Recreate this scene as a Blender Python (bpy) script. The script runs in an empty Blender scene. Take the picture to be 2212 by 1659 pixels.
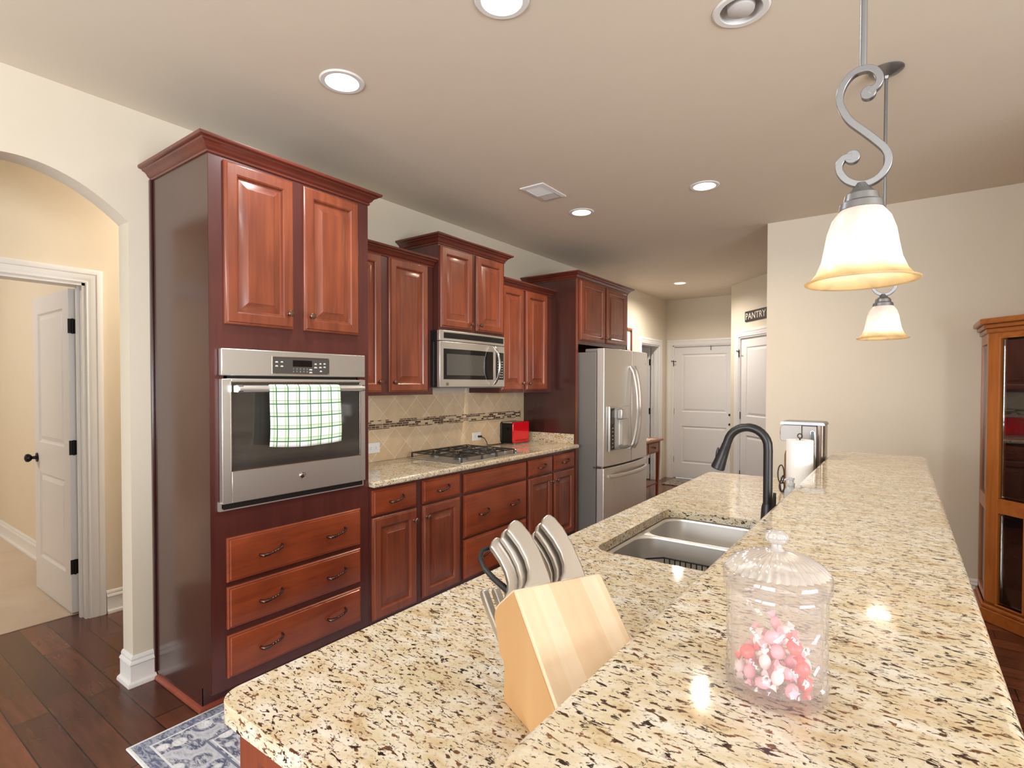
import bpy, bmesh, random, math
from math import sin, cos, pi, radians, sqrt, atan2, hypot
from mathutils import Vector as V, Matrix
random.seed(7)
S = bpy.context.scene
COL = S.collection

# ------------------------------------------------------------------ camera
F_PX, YAW, PITCH, ROLL, CY, CAM_H = 1157.7304, 0.6275838, -0.0178477, 0.0017432, 850.4268, 1.4451635
cam_d = bpy.data.cameras.new('camera')
cam = bpy.data.objects.new('camera', cam_d)
COL.objects.link(cam)
fw = V((-sin(YAW)*cos(PITCH), cos(YAW)*cos(PITCH), sin(PITCH)))
r0 = V((cos(YAW), sin(YAW), 0))
u0 = r0.cross(fw)
rr = r0*cos(ROLL) + u0*sin(ROLL)
uu = -r0*sin(ROLL) + u0*cos(ROLL)
m = Matrix((rr, uu, -fw)).transposed().to_4x4()
m.translation = V((0, 0, CAM_H))
cam.matrix_world = m
cam_d.sensor_width = 36.0
cam_d.lens = F_PX/2212*36.0
cam_d.shift_y = (CY-829.5)/2212
cam_d.clip_start = 0.02
S.camera = cam

# ------------------------------------------------------------------ world, light, exposure
S.view_settings.view_transform = 'Standard'
S.view_settings.look = 'None'
S.view_settings.exposure = 0.0
S.view_settings.gamma = 1.0
S.view_settings.use_curve_mapping = False
wd = bpy.data.worlds.new('World')
S.world = wd
wd.use_nodes = True
wd.node_tree.nodes['Background'].inputs[0].default_value = (0.80, 0.88, 1.0, 1)
wd.node_tree.nodes['Background'].inputs[1].default_value = 1.6
try:
    S.cycles.use_denoising = True
    S.cycles.max_bounces = 10
    S.cycles.diffuse_bounces = 5
    S.cycles.sample_clamp_indirect = 6.0
    S.cycles.caustics_reflective = False
    S.cycles.caustics_refractive = False
except Exception:
    pass


def area(name, loc, aim, sx, sy, power, col):
    d = bpy.data.lights.new(name, 'AREA')
    d.shape = 'RECTANGLE'; d.size = sx; d.size_y = sy; d.energy = power; d.color = col
    o = bpy.data.objects.new(name, d); COL.objects.link(o)
    o.location = loc
    o.rotation_euler = (V(aim)-V(loc)).to_track_quat('-Z', 'Y').to_euler()
    return o


FILL_TINT = (0.93, 0.97, 1.0)  # fill lights added out of view, tilted up to brighten the ceiling
area('fill_light_rear', (-0.55, -3.10, 1.45), (-0.9, -0.6, 2.75), 1.9, 1.45, 125, FILL_TINT)
area('fill_light_rear', (-2.2, -3.10, 1.45), (-1.7, -0.6, 2.75), 1.0, 1.45, 55, FILL_TINT)
area('fill_light_side', (3.30, 0.0, 1.45), (0.4, 0.7, 2.75), 2.2, 1.45, 190, FILL_TINT)

# ------------------------------------------------------------------ helpers
X, Y, Z = V((1, 0, 0)), V((0, 1, 0)), V((0, 0, 1))
WM = {}


class MB:
    def __init__(s):
        s.bm = bmesh.new()

    def face(s, vs):
        try:
            return s.bm.faces.new(vs)
        except ValueError:
            return None

    def box(s, x0, x1, y0, y1, z0, z1):
        p = [(x0, y0, z0), (x1, y0, z0), (x1, y1, z0), (x0, y1, z0), (x0, y0, z1), (x1, y0, z1), (x1, y1, z1), (x0, y1, z1)]
        v = [s.bm.verts.new(q) for q in p]
        for f in ((3, 2, 1, 0), (4, 5, 6, 7), (0, 1, 5, 4), (1, 2, 6, 5), (2, 3, 7, 6), (3, 0, 4, 7)):
            s.face([v[i] for i in f])
        return s

    def fbox(s, F, a0, a1, b0, b1, h0, h1):
        return s.prism(F, [(a0, b0), (a1, b0), (a1, b1), (a0, b1)], h0, h1)

    def loops(s, *a, **k):
        s.loops_(*a, **k)
        return s

    def loops_(s, L, closed=True, cap0=True, cap1=True):
        R = [[s.bm.verts.new(p) for p in l] for l in L]
        n = len(R[0])
        for i in range(len(R)-1):
            for j in range(n if closed else n-1):
                k = (j+1) % n
                s.face([R[i][j], R[i][k], R[i+1][k], R[i+1][j]])
        if cap0: s.face(list(reversed(R[0])))
        if cap1: s.face(R[-1])
        return R

    def prism(s, F, pts, h0, h1):
        o, a, b, n = F
        s.loops([[o+a*p[0]+b*p[1]+n*h for p in pts] for h in (h0, h1)])
        return s

    def panel(s, F, a0, a1, b0, b1, rings, back=True):
        o, a, b, n = F
        L = []
        for i, h in rings:
            L.append([o+a*p+b*q+n*h for p, q in ((a0+i, b0+i), (a1-i, b0+i), (a1-i, b1-i), (a0+i, b1-i))])
        s.loops(L, cap0=back)
        return s

    def lathe(s, prof, c, n=32, M=None, cap0=True, cap1=True, flute=0, fd=0):
        c = V(c)
        L = []
        for r, z in prof:
            l = []
            for i in range(n):
                t = 2*pi*i/n
                q = r*(1+(fd*cos(flute*t) if flute else 0))
                p = V((q*cos(t), q*sin(t), z))
                l.append(c+(M @ p if M else p))
            L.append(l)
        s.loops(L, cap0=cap0, cap1=cap1)
        return s

    def cyl(s, p0, p1, r, n=20, r1=None):
        return s.tube([p0, p1], [r, r if r1 is None else r1], n)

    def tube(s, path, r, n=8, sec=None, up=None, caps=True):
        P = [V(p) for p in path]
        if not isinstance(r, (list, tuple)): r = [r]*len(P)
        L = []
        prev = None
        for i, p in enumerate(P):
            t = ((P[min(i+1, len(P)-1)]-P[max(i-1, 0)])).normalized()
            if up is not None:
                u = (up-t*up.dot(t)).normalized()
            elif prev is None:
                u = t.orthogonal().normalized()
            else:
                u = (prev-t*prev.dot(t)).normalized()
            prev = u
            w = t.cross(u)
            if sec:
                L.append([p+u*(q[0]*r[i])+w*(q[1]*r[i]) for q in sec])
            else:
                L.append([p+u*(r[i]*cos(2*pi*k/n))+w*(r[i]*sin(2*pi*k/n)) for k in range(n)])
        s.loops(L, cap0=caps, cap1=caps)
        return s

    def sweep(s, path, prof, F, closed=False):
        """mitred moulding: path in the (a,b) plane of F, profile = (out to the right of travel, height along n)"""
        o, a, b, n = F
        P = [V((p[0], p[1])) for p in path]
        N = len(P)
        L = []
        for i, p in enumerate(P):
            def nr(q0, q1):
                d = (q1-q0).normalized(); return V((d.y, -d.x))
            if closed:
                n0, n1 = nr(P[i-1], p), nr(p, P[(i+1) % N])
            else:
                n0 = nr(P[i-1], p) if i else nr(p, P[1])
                n1 = nr(p, P[i+1]) if i < N-1 else n0
            mm = (n0+n1); mm = mm/max(1e-6, (mm.dot(n0)))
            L.append([o+a*(p.x+mm.x*q[0])+b*(p.y+mm.y*q[0])+n*q[1] for q in prof])
        if closed: L.append(L[0])
        s.loops(L, cap0=not closed, cap1=not closed)
        return s

    def ball(s, c, rx, ry=None, rz=None, n=20, M=None):
        ry = rx if ry is None else ry; rz = rx if rz is None else rz
        k = n//2
        L = []
        for i in range(1, k):
            ph = pi*i/k-pi/2
            l = []
            for j in range(n):
                p = V((rx*cos(ph)*cos(2*pi*j/n), ry*cos(ph)*sin(2*pi*j/n), rz*sin(ph)))
                l.append(V(c)+(M @ p if M else p))
            L.append(l)
        R = s.loops_(L, cap0=False, cap1=False)
        for l, zz in ((R[0], -rz), (R[-1], rz)):
            p = V((0, 0, zz))
            t = s.bm.verts.new(V(c)+(M @ p if M else p))
            for j in range(n):
                s.face([l[j], l[(j+1) % n], t])
        return s


def FL(x):          # faces +X (left wall): a along Y, b along Z
    return (V((x, 0, 0)), Y, Z, X)


def FY(y):          # faces -Y: a along X, b along Z
    return (V((0, y, 0)), X, Z, -Y)


FZ = (V((0, 0, 0)), X, Y, Z)


def rrect(x0, x1, y0, y1, r, n=6):
    if not isinstance(r, (list, tuple)): r = [r]*4
    out = []
    for (cx, cy, a0), q in zip(((x0, y0, pi), (x1, y0, 1.5*pi), (x1, y1, 0), (x0, y1, .5*pi)), r):
        if q <= 0:
            out.append((cx, cy)); continue
        sx = 1 if cx == x0 else -1; sy = 1 if cy == y0 else -1
        for i in range(n+1):
            t = a0+(pi/2)*i/n
            out.append((cx+sx*q+q*cos(t), cy+sy*q+q*sin(t)))
    return out


def clean(bm):
    bmesh.ops.remove_doubles(bm, verts=bm.verts, dist=1e-5)
    bmesh.ops.recalc_face_normals(bm, faces=bm.faces)


def mkobj(name, mb, mat, bevel=0, seg=2, smooth=35, subs=0, solid=0):
    bm = mb.bm
    clean(bm)
    me = bpy.data.meshes.new(name)
    bm.to_mesh(me); bm.free()
    me.materials.append(mat)
    if smooth:
        for p in me.polygons: p.use_smooth = True
        me.set_sharp_from_angle(angle=radians(smooth))
    o = bpy.data.objects.new(name, me)
    COL.objects.link(o)
    if solid:
        md = o.modifiers.new('solid', 'SOLIDIFY'); md.thickness = solid; md.offset = 0
    if bevel:
        md = o.modifiers.new('bevel', 'BEVEL'); md.width = bevel; md.segments = seg
        md.limit_method = 'ANGLE'; md.angle_limit = radians(38); md.harden_normals = False
    if subs:
        md = o.modifiers.new('sub', 'SUBSURF'); md.levels = subs; md.render_levels = subs
    return o


def thing(name, label, cat, loc=(0, 0, 0), rz=0, group=None):
    o = bpy.data.objects.new(name, None); COL.objects.link(o)
    o.empty_display_size = 0.05
    o.location = loc; o.rotation_euler = (0, 0, rz)
    o['label'] = label; o['category'] = cat
    if group: o['group'] = group
    WM[o.name] = Matrix.Translation(V(loc)) @ Matrix.Rotation(rz, 4, 'Z')
    return o


def part(name, mb, mat, parent, local=False, label=None, kind=None, **k):
    W = WM[parent.name]
    if not local: mb.bm.transform(W.inverted())
    o = mkobj(name, mb, mat, **k)
    o.parent = parent
    WM[o.name] = W
    if label: o['label'] = label
    if kind: o['kind'] = kind
    return o


def solo(name, mb, mat, label, cat, group=None, kind=None, **k):
    bm = mb.bm
    xs = [v.co for v in bm.verts]
    lo = V((min(p.x for p in xs), min(p.y for p in xs), min(p.z for p in xs)))
    hi = V((max(p.x for p in xs), max(p.y for p in xs), max(p.z for p in xs)))
    c = V(((lo.x+hi.x)/2, (lo.y+hi.y)/2, lo.z))
    bm.transform(Matrix.Translation(-c))
    o = mkobj(name, mb, mat, **k)
    o.location = c
    WM[o.name] = Matrix.Translation(c)
    o['label'] = label; o['category'] = cat
    if group: o['group'] = group
    if kind: o['kind'] = kind
    return o


def struct(name, mb, mat, parent=None, **k):
    if parent: return part(name, mb, mat, parent, **k)
    o = mkobj(name, mb, mat, **k)
    WM[o.name] = Matrix.Identity(4)
    o['kind'] = 'structure'
    return o


def dup(root, loc, rz=None, label=None):
    r = root.copy(); COL.objects.link(r); r.location = loc
    if rz is not None: r.rotation_euler = (0, 0, rz)
    if label: r['label'] = label
    WM[r.name] = Matrix.Translation(V(loc))

    def rec(src, dst):
        for ch in list(src.children):
            c = ch.copy(); COL.objects.link(c); c.parent = dst
            rec(ch, c)
    rec(root, r)
    return r


def boolean_cut(o, cut_mb):
    c = mkobj('cutter', cut_mb, o.data.materials[0], smooth=0)
    md = o.modifiers.new('cut', 'BOOLEAN'); md.object = c; md.operation = 'DIFFERENCE'; md.solver = 'EXACT'
    others = [mm for mm in o.modifiers if mm.name != 'cut']
    for mm in others: mm.show_viewport = False
    bpy.context.view_layer.update()
    dg = bpy.context.evaluated_depsgraph_get()
    me = bpy.data.meshes.new_from_object(o.evaluated_get(dg))
    o.modifiers.remove(o.modifiers['cut'])
    for mm in others: mm.show_viewport = True
    o.data = me
    bpy.data.objects.remove(c)
    bm = bmesh.new(); bm.from_mesh(me)
    bmesh.ops.dissolve_limit(bm, angle_limit=radians(1), verts=bm.verts, edges=bm.edges)
    bm.to_mesh(me); bm.free()


def text_mesh(txt, size, depth, F, a, b, align='LEFT', mb=None, xs=1.0):
    """flat lettering as mesh, placed at (a,b) of frame F"""
    cu = bpy.data.curves.new('lettering', 'FONT')
    cu.body = txt; cu.size = size; cu.extrude = depth; cu.align_x = align; cu.resolution_u = 2
    o = bpy.data.objects.new('lettering', cu); COL.objects.link(o)
    bpy.context.view_layer.update()
    dg = bpy.context.evaluated_depsgraph_get()
    me = bpy.data.meshes.new_from_object(o.evaluated_get(dg))
    bpy.data.objects.remove(o); bpy.data.curves.remove(cu)
    mb = mb or MB()
    off, A, B, N = F
    vs = [mb.bm.verts.new(off+A*(a+v.co.x*xs)+B*(b+v.co.y)+N*v.co.z) for v in me.vertices]
    for p in me.polygons:
        mb.face([vs[i] for i in p.vertices])
    bpy.data.meshes.remove(me)
    return mb


# ------------------------------------------------------------------ materials
def srgb(r, g, b):
    f = lambda c: (c/255/12.92 if c/255 <= .04045 else ((c/255+.055)/1.055)**2.4)
    return (f(r), f(g), f(b), 1)


def mat(name, col, rough=.5, metal=0, **k):
    mt = bpy.data.materials.new(name); mt.use_nodes = True
    b = mt.node_tree.nodes['Principled BSDF']
    b.inputs['Base Color'].default_value = col
    b.inputs['Roughness'].default_value = rough
    b.inputs['Metallic'].default_value = metal
    for kk, v in k.items():
        b.inputs[kk.replace('_', ' ')].default_value = v
    return mt


def nt(mt):
    t = mt.node_tree
    return t, t.nodes['Principled BSDF'], t.nodes, t.links


def mapping(mt, scale=(1, 1, 1), rot=(0, 0, 0), loc=(0, 0, 0)):
    t, b, N, L = nt(mt)
    tc = N.new('ShaderNodeTexCoord'); mp = N.new('ShaderNodeMapping')
    mp.inputs['Scale'].default_value = scale; mp.inputs['Rotation'].default_value = rot; mp.inputs['Location'].default_value = loc
    L.new(tc.outputs['Object'], mp.inputs['Vector'])
    return mp.outputs['Vector']


def noise(mt, vec, scale, detail=4, rough=.55, dist=0):
    t, b, N, L = nt(mt)
    n = N.new('ShaderNodeTexNoise'); n.inputs['Scale'].default_value = scale; n.inputs['Detail'].default_value = detail
    n.inputs['Roughness'].default_value = rough; n.inputs['Distortion'].default_value = dist
    L.new(vec, n.inputs['Vector'])
    return n.outputs['Fac']


def ramp(mt, fac, stops):
    t, b, N, L = nt(mt)
    r = N.new('ShaderNodeValToRGB')
    e = r.color_ramp.elements
    e[0].position, e[0].color = stops[0]; e[1].position, e[1].color = stops[-1]
    for p, c in stops[1:-1]:
        q = e.new(p); q.color = c
    L.new(fac, r.inputs['Fac'])
    return r.outputs['Color']


def mix(mt, fac, a, b2, mode='MIX'):
    t, b, N, L = nt(mt)
    x = N.new('ShaderNodeMix'); x.data_type = 'RGBA'; x.blend_type = mode
    if isinstance(fac, (int, float)): x.inputs[0].default_value = fac
    else: L.new(fac, x.inputs[0])
    for i, v in ((6, a), (7, b2)):
        if isinstance(v, tuple): x.inputs[i].default_value = v
        else: L.new(v, x.inputs[i])
    return x.outputs[2]


def bump(mt, h, strength=.1, dist=.01):
    t, b, N, L = nt(mt)
    n = N.new('ShaderNodeBump'); n.inputs['Strength'].default_value = strength; n.inputs['Distance'].default_value = dist
    L.new(h, n.inputs['Height']); L.new(n.outputs[0], b.inputs['Normal'])


def setcol(mt, c): nt(mt)[3].new(c, nt(mt)[1].inputs['Base Color'])


W4 = lambda v: (v, v, v, 1)


def paint(name, col, rough=.6):
    mt = mat(name, col, rough)
    v = mapping(mt)
    n = noise(mt, v, 6, 3)
    dk = tuple(c*.96 for c in col[:3])+(1,)
    setcol(mt, mix(mt, n, dk, col))
    bump(mt, noise(mt, v, 220, 2), .04, .002)
    return mt


def wood(name, c1, c2, grain='z', rough=.32, sc=1.0, coat=.3, blotch=.5):
    mt = mat(name, c1, rough)
    nt(mt)[1].inputs['Coat Weight'].default_value = coat
    nt(mt)[1].inputs['Coat Roughness'].default_value = .18
    st = {'z': (30, 30, 2.2), 'y': (30, 2.2, 30), 'x': (2.2, 30, 30)}[grain]
    v = mapping(mt, tuple(q*sc for q in st))
    g = noise(mt, v, 1.0, 6, .6, .6)
    vb = mapping(mt, (3.5, 3.5, 2.2))
    bl = noise(mt, vb, 1.0, 2)
    f = mix(mt, blotch, g, bl)
    setcol(mt, ramp(mt, f, [(.32, c2), (.68, c1)]))
    return mt


M = {}
M['wall'] = paint('wall_paint', srgb(220, 210, 192))
M['hallwall'] = paint('hall_paint', srgb(226, 213, 190))
M['ceil'] = paint('ceiling_paint', srgb(226, 215, 198), .75)
M['white'] = paint('white_trim_paint', srgb(232, 231, 229), .35)
M['door'] = paint('white_door_paint', srgb(226, 224, 224), .38)
CH1, CH2 = srgb(150, 78, 50), srgb(100, 46, 31)
M['cherry'] = wood('cherry_upright', CH1, CH2, 'z')
M['cherryh'] = wood('cherry_level', srgb(160, 76, 40), srgb(114, 48, 28), 'y')
M['frame'] = wood('cherry_frame_stain', srgb(94, 46, 40), srgb(70, 34, 31), 'z', .3)
M['side'] = wood('cherry_shaded_side', srgb(72, 38, 32), srgb(56, 30, 27), 'z', .22, coat=.5)  # shade on the side faces put into a darker cherry
M['crown'] = wood('cherry_crown_stain', srgb(114, 52, 38), srgb(82, 37, 30), 'y', .3)
M['shoe'] = wood('cherry_shoe_stain', srgb(158, 82, 62), srgb(128, 60, 46), 'y', .3)
M['oak'] = wood('honey_oak', srgb(190, 116, 54), srgb(140, 76, 28), 'z', .35)
M['oakh'] = wood('honey_oak_level', srgb(186, 112, 52), srgb(136, 72, 26), 'x', .35)
M['darkwood'] = wood('dark_back_panel', srgb(74, 50, 40), srgb(40, 26, 22), 'z', .25, .5)
M['tablewood'] = wood('table_wood', srgb(158, 88, 50), srgb(112, 56, 30), 'z', .35)
M['bronze'] = mat('oil_rubbed_bronze', srgb(128, 96, 82), .3, .85)
M['pull'] = mat('dark_bronze_pull', srgb(100, 74, 66), .24, .9)
M['ironbrown'] = mat('wrought_iron', srgb(66, 50, 44), .4, .5)
M['makersteel'] = mat('dull_steel_shell', srgb(150, 145, 141), .42, .7)
M['black'] = mat('black_satin', srgb(28, 26, 26), .35)
M['blackmetal'] = mat('black_metal', srgb(30, 28, 28), .38, .6)
M['iron'] = mat('cast_iron', srgb(62, 58, 57), .38, .5)
M['blackgloss'] = mat('black_gloss', srgb(18, 17, 18), .08)
M['redgloss'] = mat('red_gloss', srgb(214, 8, 26), .12, Coat_Weight=.5)
M['chrome'] = mat('polished_steel', srgb(205, 203, 200), .15, 1)
M['plastic'] = mat('white_plastic', srgb(238, 238, 238), .35)
M['graytext'] = mat('white_print', srgb(225, 225, 222), .5)
M['darkprint'] = mat('dark_print', srgb(60, 56, 54), .5)


def steel(name, col, rough, axis, amt=.05):
    mt = mat(name, col, rough, 1.0)
    st = {'y': (700, 4, 700), 'z': (700, 700, 4), 'x': (4, 700, 700)}[axis]
    v = mapping(mt, st)
    n = noise(mt, v, 1.0, 3)
    t, b, N, L = nt(mt)
    r = ramp(mt, n, [(.3, W4(max(rough-amt*.5, .05))), (.7, W4(rough+amt*.5))])
    L.new(r, b.inputs['Roughness'])
    return mt


M['steel'] = steel('brushed_steel_level', srgb(212, 209, 204), .34, 'y')
M['steel'].node_tree.nodes['Principled BSDF'].inputs['Metallic'].default_value = .85
M['steelz'] = steel('brushed_steel_upright', srgb(226, 222, 217), .38, 'z')
M['steelz'].node_tree.nodes['Principled BSDF'].inputs['Metallic'].default_value = .82
M['sinksteel'] = steel('sink_steel', srgb(214, 211, 207), .42, 'x')
M['fridgeside'] = mat('grey_enamel', srgb(122, 120, 118), .42, .2)
M['handlesteel'] = mat('satin_steel_grip', srgb(222, 218, 212), .3, .75)
M['knifesteel'] = mat('satin_knife_steel', srgb(196, 190, 183), .32, .92)
M['pewter'] = mat('pewter_metal', srgb(140, 141, 144), .34, .85)


def glass(name, col=(1, 1, 1, 1), rough=0.0, ior=1.45):
    mt = mat(name, col, rough)
    nt(mt)[1].inputs['Transmission Weight'].default_value = 1
    nt(mt)[1].inputs['IOR'].default_value = ior
    return mt


def thin_glass(name, tint=(1, 1, 1, 1), refl=.12):
    """pane: mostly transparent with a mirror share"""
    mt = bpy.data.materials.new(name); mt.use_nodes = True
    t = mt.node_tree; N = t.nodes; L = t.links
    N.remove(N['Principled BSDF'])
    tr = N.new('ShaderNodeBsdfTransparent'); tr.inputs[0].default_value = tint
    gl = N.new('ShaderNodeBsdfGlossy'); gl.inputs['Roughness'].default_value = .02
    fr = N.new('ShaderNodeFresnel'); fr.inputs[0].default_value = 1.5
    ma = N.new('ShaderNodeMath'); ma.operation = 'ADD'; ma.inputs[1].default_value = refl; ma.use_clamp = True
    L.new(fr.outputs[0], ma.inputs[0])
    mx = N.new('ShaderNodeMixShader')
    L.new(ma.outputs[0], mx.inputs[0]); L.new(tr.outputs[0], mx.inputs[1]); L.new(gl.outputs[0], mx.inputs[2])
    L.new(mx.outputs[0], N['Material Output'].inputs[0])
    return mt


M['pane'] = thin_glass('cabinet_glass', (.93, .95, .95, 1), .06)
M['crystal'] = thin_glass('cut_crystal', (.97, .94, .93, 1), .10)
M['ovenglass'] = mat('smoked_oven_glass', srgb(62, 58, 54), .06, 0, Specular_IOR_Level=.9)
M['mwglass'] = mat('smoked_screen_glass', srgb(78, 76, 72), .1, 0, Specular_IOR_Level=.7)


def emit(name, col, st):
    mt = bpy.data.materials.new(name); mt.use_nodes = True
    b = mt.node_tree.nodes['Principled BSDF']
    b.inputs['Base Color'].default_value = (.8, .8, .8, 1)
    b.inputs['Emission Color'].default_value = col
    b.inputs['Emission Strength'].default_value = st
    return mt


M['bulbcool'] = emit('cool_bulb', (.86, .98, 1, 1), 9)
M['bulbwarm'] = emit('warm_bulb', (1, .78, .48, 1), 7)
M['bulboff'] = mat('unlit_bulb', srgb(196, 192, 190), .4)

# granite
g = mat('speckled_granite', srgb(225, 208, 172), .07)
GA = radians(28)
v = mapping(g, (1, 1, 1), (0, 0, -GA))
vs_ = mapping(g, (.42, 1, 1), (0, 0, -GA))
n1 = noise(g, vs_, 34, 6, .62, .4)
base = ramp(g, n1, [(.28, srgb(186, 160, 122)), (.40, srgb(210, 193, 160)), (.52, srgb(218, 207, 185)), (.70, srgb(230, 226, 217))])
n2 = noise(g, vs_, 11, 3, .5, .2)
base = mix(g, ramp(g, n2, [(.45, W4(0)), (.75, W4(.5))]), base, srgb(202, 178, 136))
nc = noise(g, v, 5, 2, .5)
n3 = noise(g, vs_, 150, 3, .6, .6)
thr = N = None
fl = ramp(g, n3, [(.565, W4(0)), (.61, W4(1))])
n4 = noise(g, vs_, 88, 4, .65, 1.0)
fl2 = ramp(g, n4, [(.61, W4(0)), (.64, W4(1))])
n5 = noise(g, v, 150, 2, .5)
tone = ramp(g, noise(g, v, 18, 2), [(.42, srgb(50, 36, 29)), (.66, srgb(124, 84, 56))])
base = mix(g, ramp(g, n5, [(.58, W4(0)), (.68, W4(.55))]), base, srgb(150, 136, 122))
base = mix(g, fl, base, tone)
base = mix(g, fl2, base, srgb(44, 32, 28))
setcol(g, base)
M['granite'] = g

# wood floor: planks laid along X
f = mat('hardwood_floor', srgb(100, 56, 40), .2)
t, b, N, L = nt(f)
vec = mapping(f, (1, 1, 1), (0, 0, 0), (.37, .055, 0))
br = N.new('ShaderNodeTexBrick')
br.inputs['Scale'].default_value = 1.0
br.inputs['Brick Width'].default_value = 0.66; br.inputs['Row Height'].default_value = 0.125
br.inputs['Mortar Size'].default_value = 0.003; br.inputs['Mortar Smooth'].default_value = .4
br.offset = .37; br.offset_frequency = 2; br.squash = 1.25; br.squash_frequency = 3
br.inputs['Color1'].default_value = srgb(118, 68, 47); br.inputs['Color2'].default_value = srgb(80, 46, 35)
br.inputs['Mortar'].default_value = srgb(28, 15, 11)
L.new(vec, br.inputs['Vector'])
gr = noise(f, mapping(f, (3.2, 26, 1)), 1.0, 5, .6, .5)
blt = noise(f, mapping(f, (2.4, 5, 1)), 1.0, 2, .5, .4)
c = mix(f, .55, br.outputs['Color'], ramp(f, gr, [(.3, srgb(96, 52, 38)), (.7, srgb(168, 102, 70))]), 'MULTIPLY')
c = mix(f, .75, br.outputs['Color'], ramp(f, gr, [(.25, W4(.55)), (.75, W4(1.25))]), 'MULTIPLY')
c = mix(f, .5, c, ramp(f, blt, [(.3, W4(.6)), (.7, W4(1.3))]), 'MULTIPLY')
setcol(f, c)
bump(f, br.outputs['Fac'], -.25, .002)
L.new(ramp(f, blt, [(.3, W4(.13)), (.7, W4(.26))]), b.inputs['Roughness'])
M['floor'] = f

# carpet
cp = mat('beige_carpet', srgb(214, 196, 172), .95)
setcol(cp, mix(cp, noise(cp, mapping(cp), 3.5, 4), srgb(196, 174, 150), srgb(224, 208, 188)))
bump(cp, noise(cp, mapping(cp), 400, 2), .5, .006)
M['carpet'] = cp

# diagonal travertine tile with pale grout: local Y,Z plane
tl = mat('tumbled_travertine', srgb(206, 184, 150), .45)
t, b, N, L = nt(tl)
tc = N.new('ShaderNodeTexCoord'); sp = N.new('ShaderNodeSeparateXYZ'); L.new(tc.outputs['Object'], sp.inputs[0])
cb = N.new('ShaderNodeCombineXYZ'); L.new(sp.outputs['Y'], cb.inputs[0]); L.new(sp.outputs['Z'], cb.inputs[1])
mp = N.new('ShaderNodeMapping'); mp.inputs['Rotation'].default_value = (0, 0, radians(45)); mp.inputs['Location'].default_value = (.0377, .0233, 0)
L.new(cb.outputs[0], mp.inputs['Vector'])
br = N.new('ShaderNodeTexBrick'); br.offset = 0; br.squash = 1
br.inputs['Scale'].default_value = 1; br.inputs['Brick Width'].default_value = .151; br.inputs['Row Height'].default_value = .151
br.inputs['Mortar Size'].default_value = .0018; br.inputs['Mortar Smooth'].default_value = .2
br.inputs['Color1'].default_value = srgb(226, 202, 170); br.inputs['Color2'].default_value = srgb(217, 191, 156)
br.inputs['Mortar'].default_value = srgb(246, 230, 204)
L.new(mp.outputs[0], br.inputs['Vector'])
c = mix(tl, .6, br.outputs['Color'], ramp(tl, noise(tl, mapping(tl), 14, 5, .6), [(.3, W4(.82)), (.7, W4(1.08))]), 'MULTIPLY')
setcol(tl, c)
M['tile'] = tl

# mosaic strip of small glass and stone sticks
ms = mat('mosaic_sticks', srgb(120, 90, 70), .15)
t, b, N, L = nt(ms)
tc = N.new('ShaderNodeTexCoord'); sp = N.new('ShaderNodeSeparateXYZ'); L.new(tc.outputs['Object'], sp.inputs[0])
cb = N.new('ShaderNodeCombineXYZ'); L.new(sp.outputs['Y'], cb.inputs[0]); L.new(sp.outputs['Z'], cb.inputs[1])
br = N.new('ShaderNodeTexBrick'); br.offset = .43; br.offset_frequency = 2; br.squash = .55; br.squash_frequency = 3
br.inputs['Scale'].default_value = 1; br.inputs['Brick Width'].default_value = .062; br.inputs['Row Height'].default_value = .0155
br.inputs['Mortar Size'].default_value = .0014; br.inputs['Bias'].default_value = 0
br.inputs['Color1'].default_value = W4(0); br.inputs['Color2'].default_value = W4(1); br.inputs['Mortar'].default_value = W4(.5)
L.new(cb.outputs[0], br.inputs['Vector'])
c = ramp(ms, br.outputs['Color'], [(.0, srgb(66, 46, 37)), (.42, srgb(98, 72, 58)), (.62, srgb(146, 122, 104)), (.70, srgb(222, 200, 168)), (1, srgb(208, 184, 150))])
c = mix(ms, br.outputs['Fac'], c, srgb(222, 202, 170))
setcol(ms, c)
M['mosaic'] = ms


def pt(F, a, b, h): return F[0]+F[1]*a+F[2]*b+F[3]*h


def basis(F):      # matrix sending local z to the frame normal
    return Matrix((F[1], F[2], F[3])).transposed()


# ================================================================== setting
CEIL = 2.743
XL, XH = -2.962, -4.03
fm = MB().box(-4.165, 3.5, -3.3, 8.4, -.1, 0)
struct('floor', fm, M['floor'], smooth=0)
struct('floor_bedroom', MB().box(-8.1, -4.165, -3.3, 1.4, -.1, .004), M['carpet'], smooth=0)

CANS = [(-1.957, 1.452, 'c'), (-1.107, 1.463, 'c'), (-.463, 1.985, 'o'), (-1.964, 3.595, 'w'), (-1.053, 3.588, 'w'), (-2.30, 6.824, 'w')]
ceil_mb = MB().box(-8.1, 3.5, -3.3, 8.4, CEIL, CEIL+.12)
ceil_o = struct('ceiling', ceil_mb, M['ceil'], smooth=0)
cut = MB()
for cx, cy, k in CANS:
    cut.lathe([(.077, CEIL-.02), (.077, CEIL+.2)], (cx, cy, 0), 40)
boolean_cut(ceil_o, cut)

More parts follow.
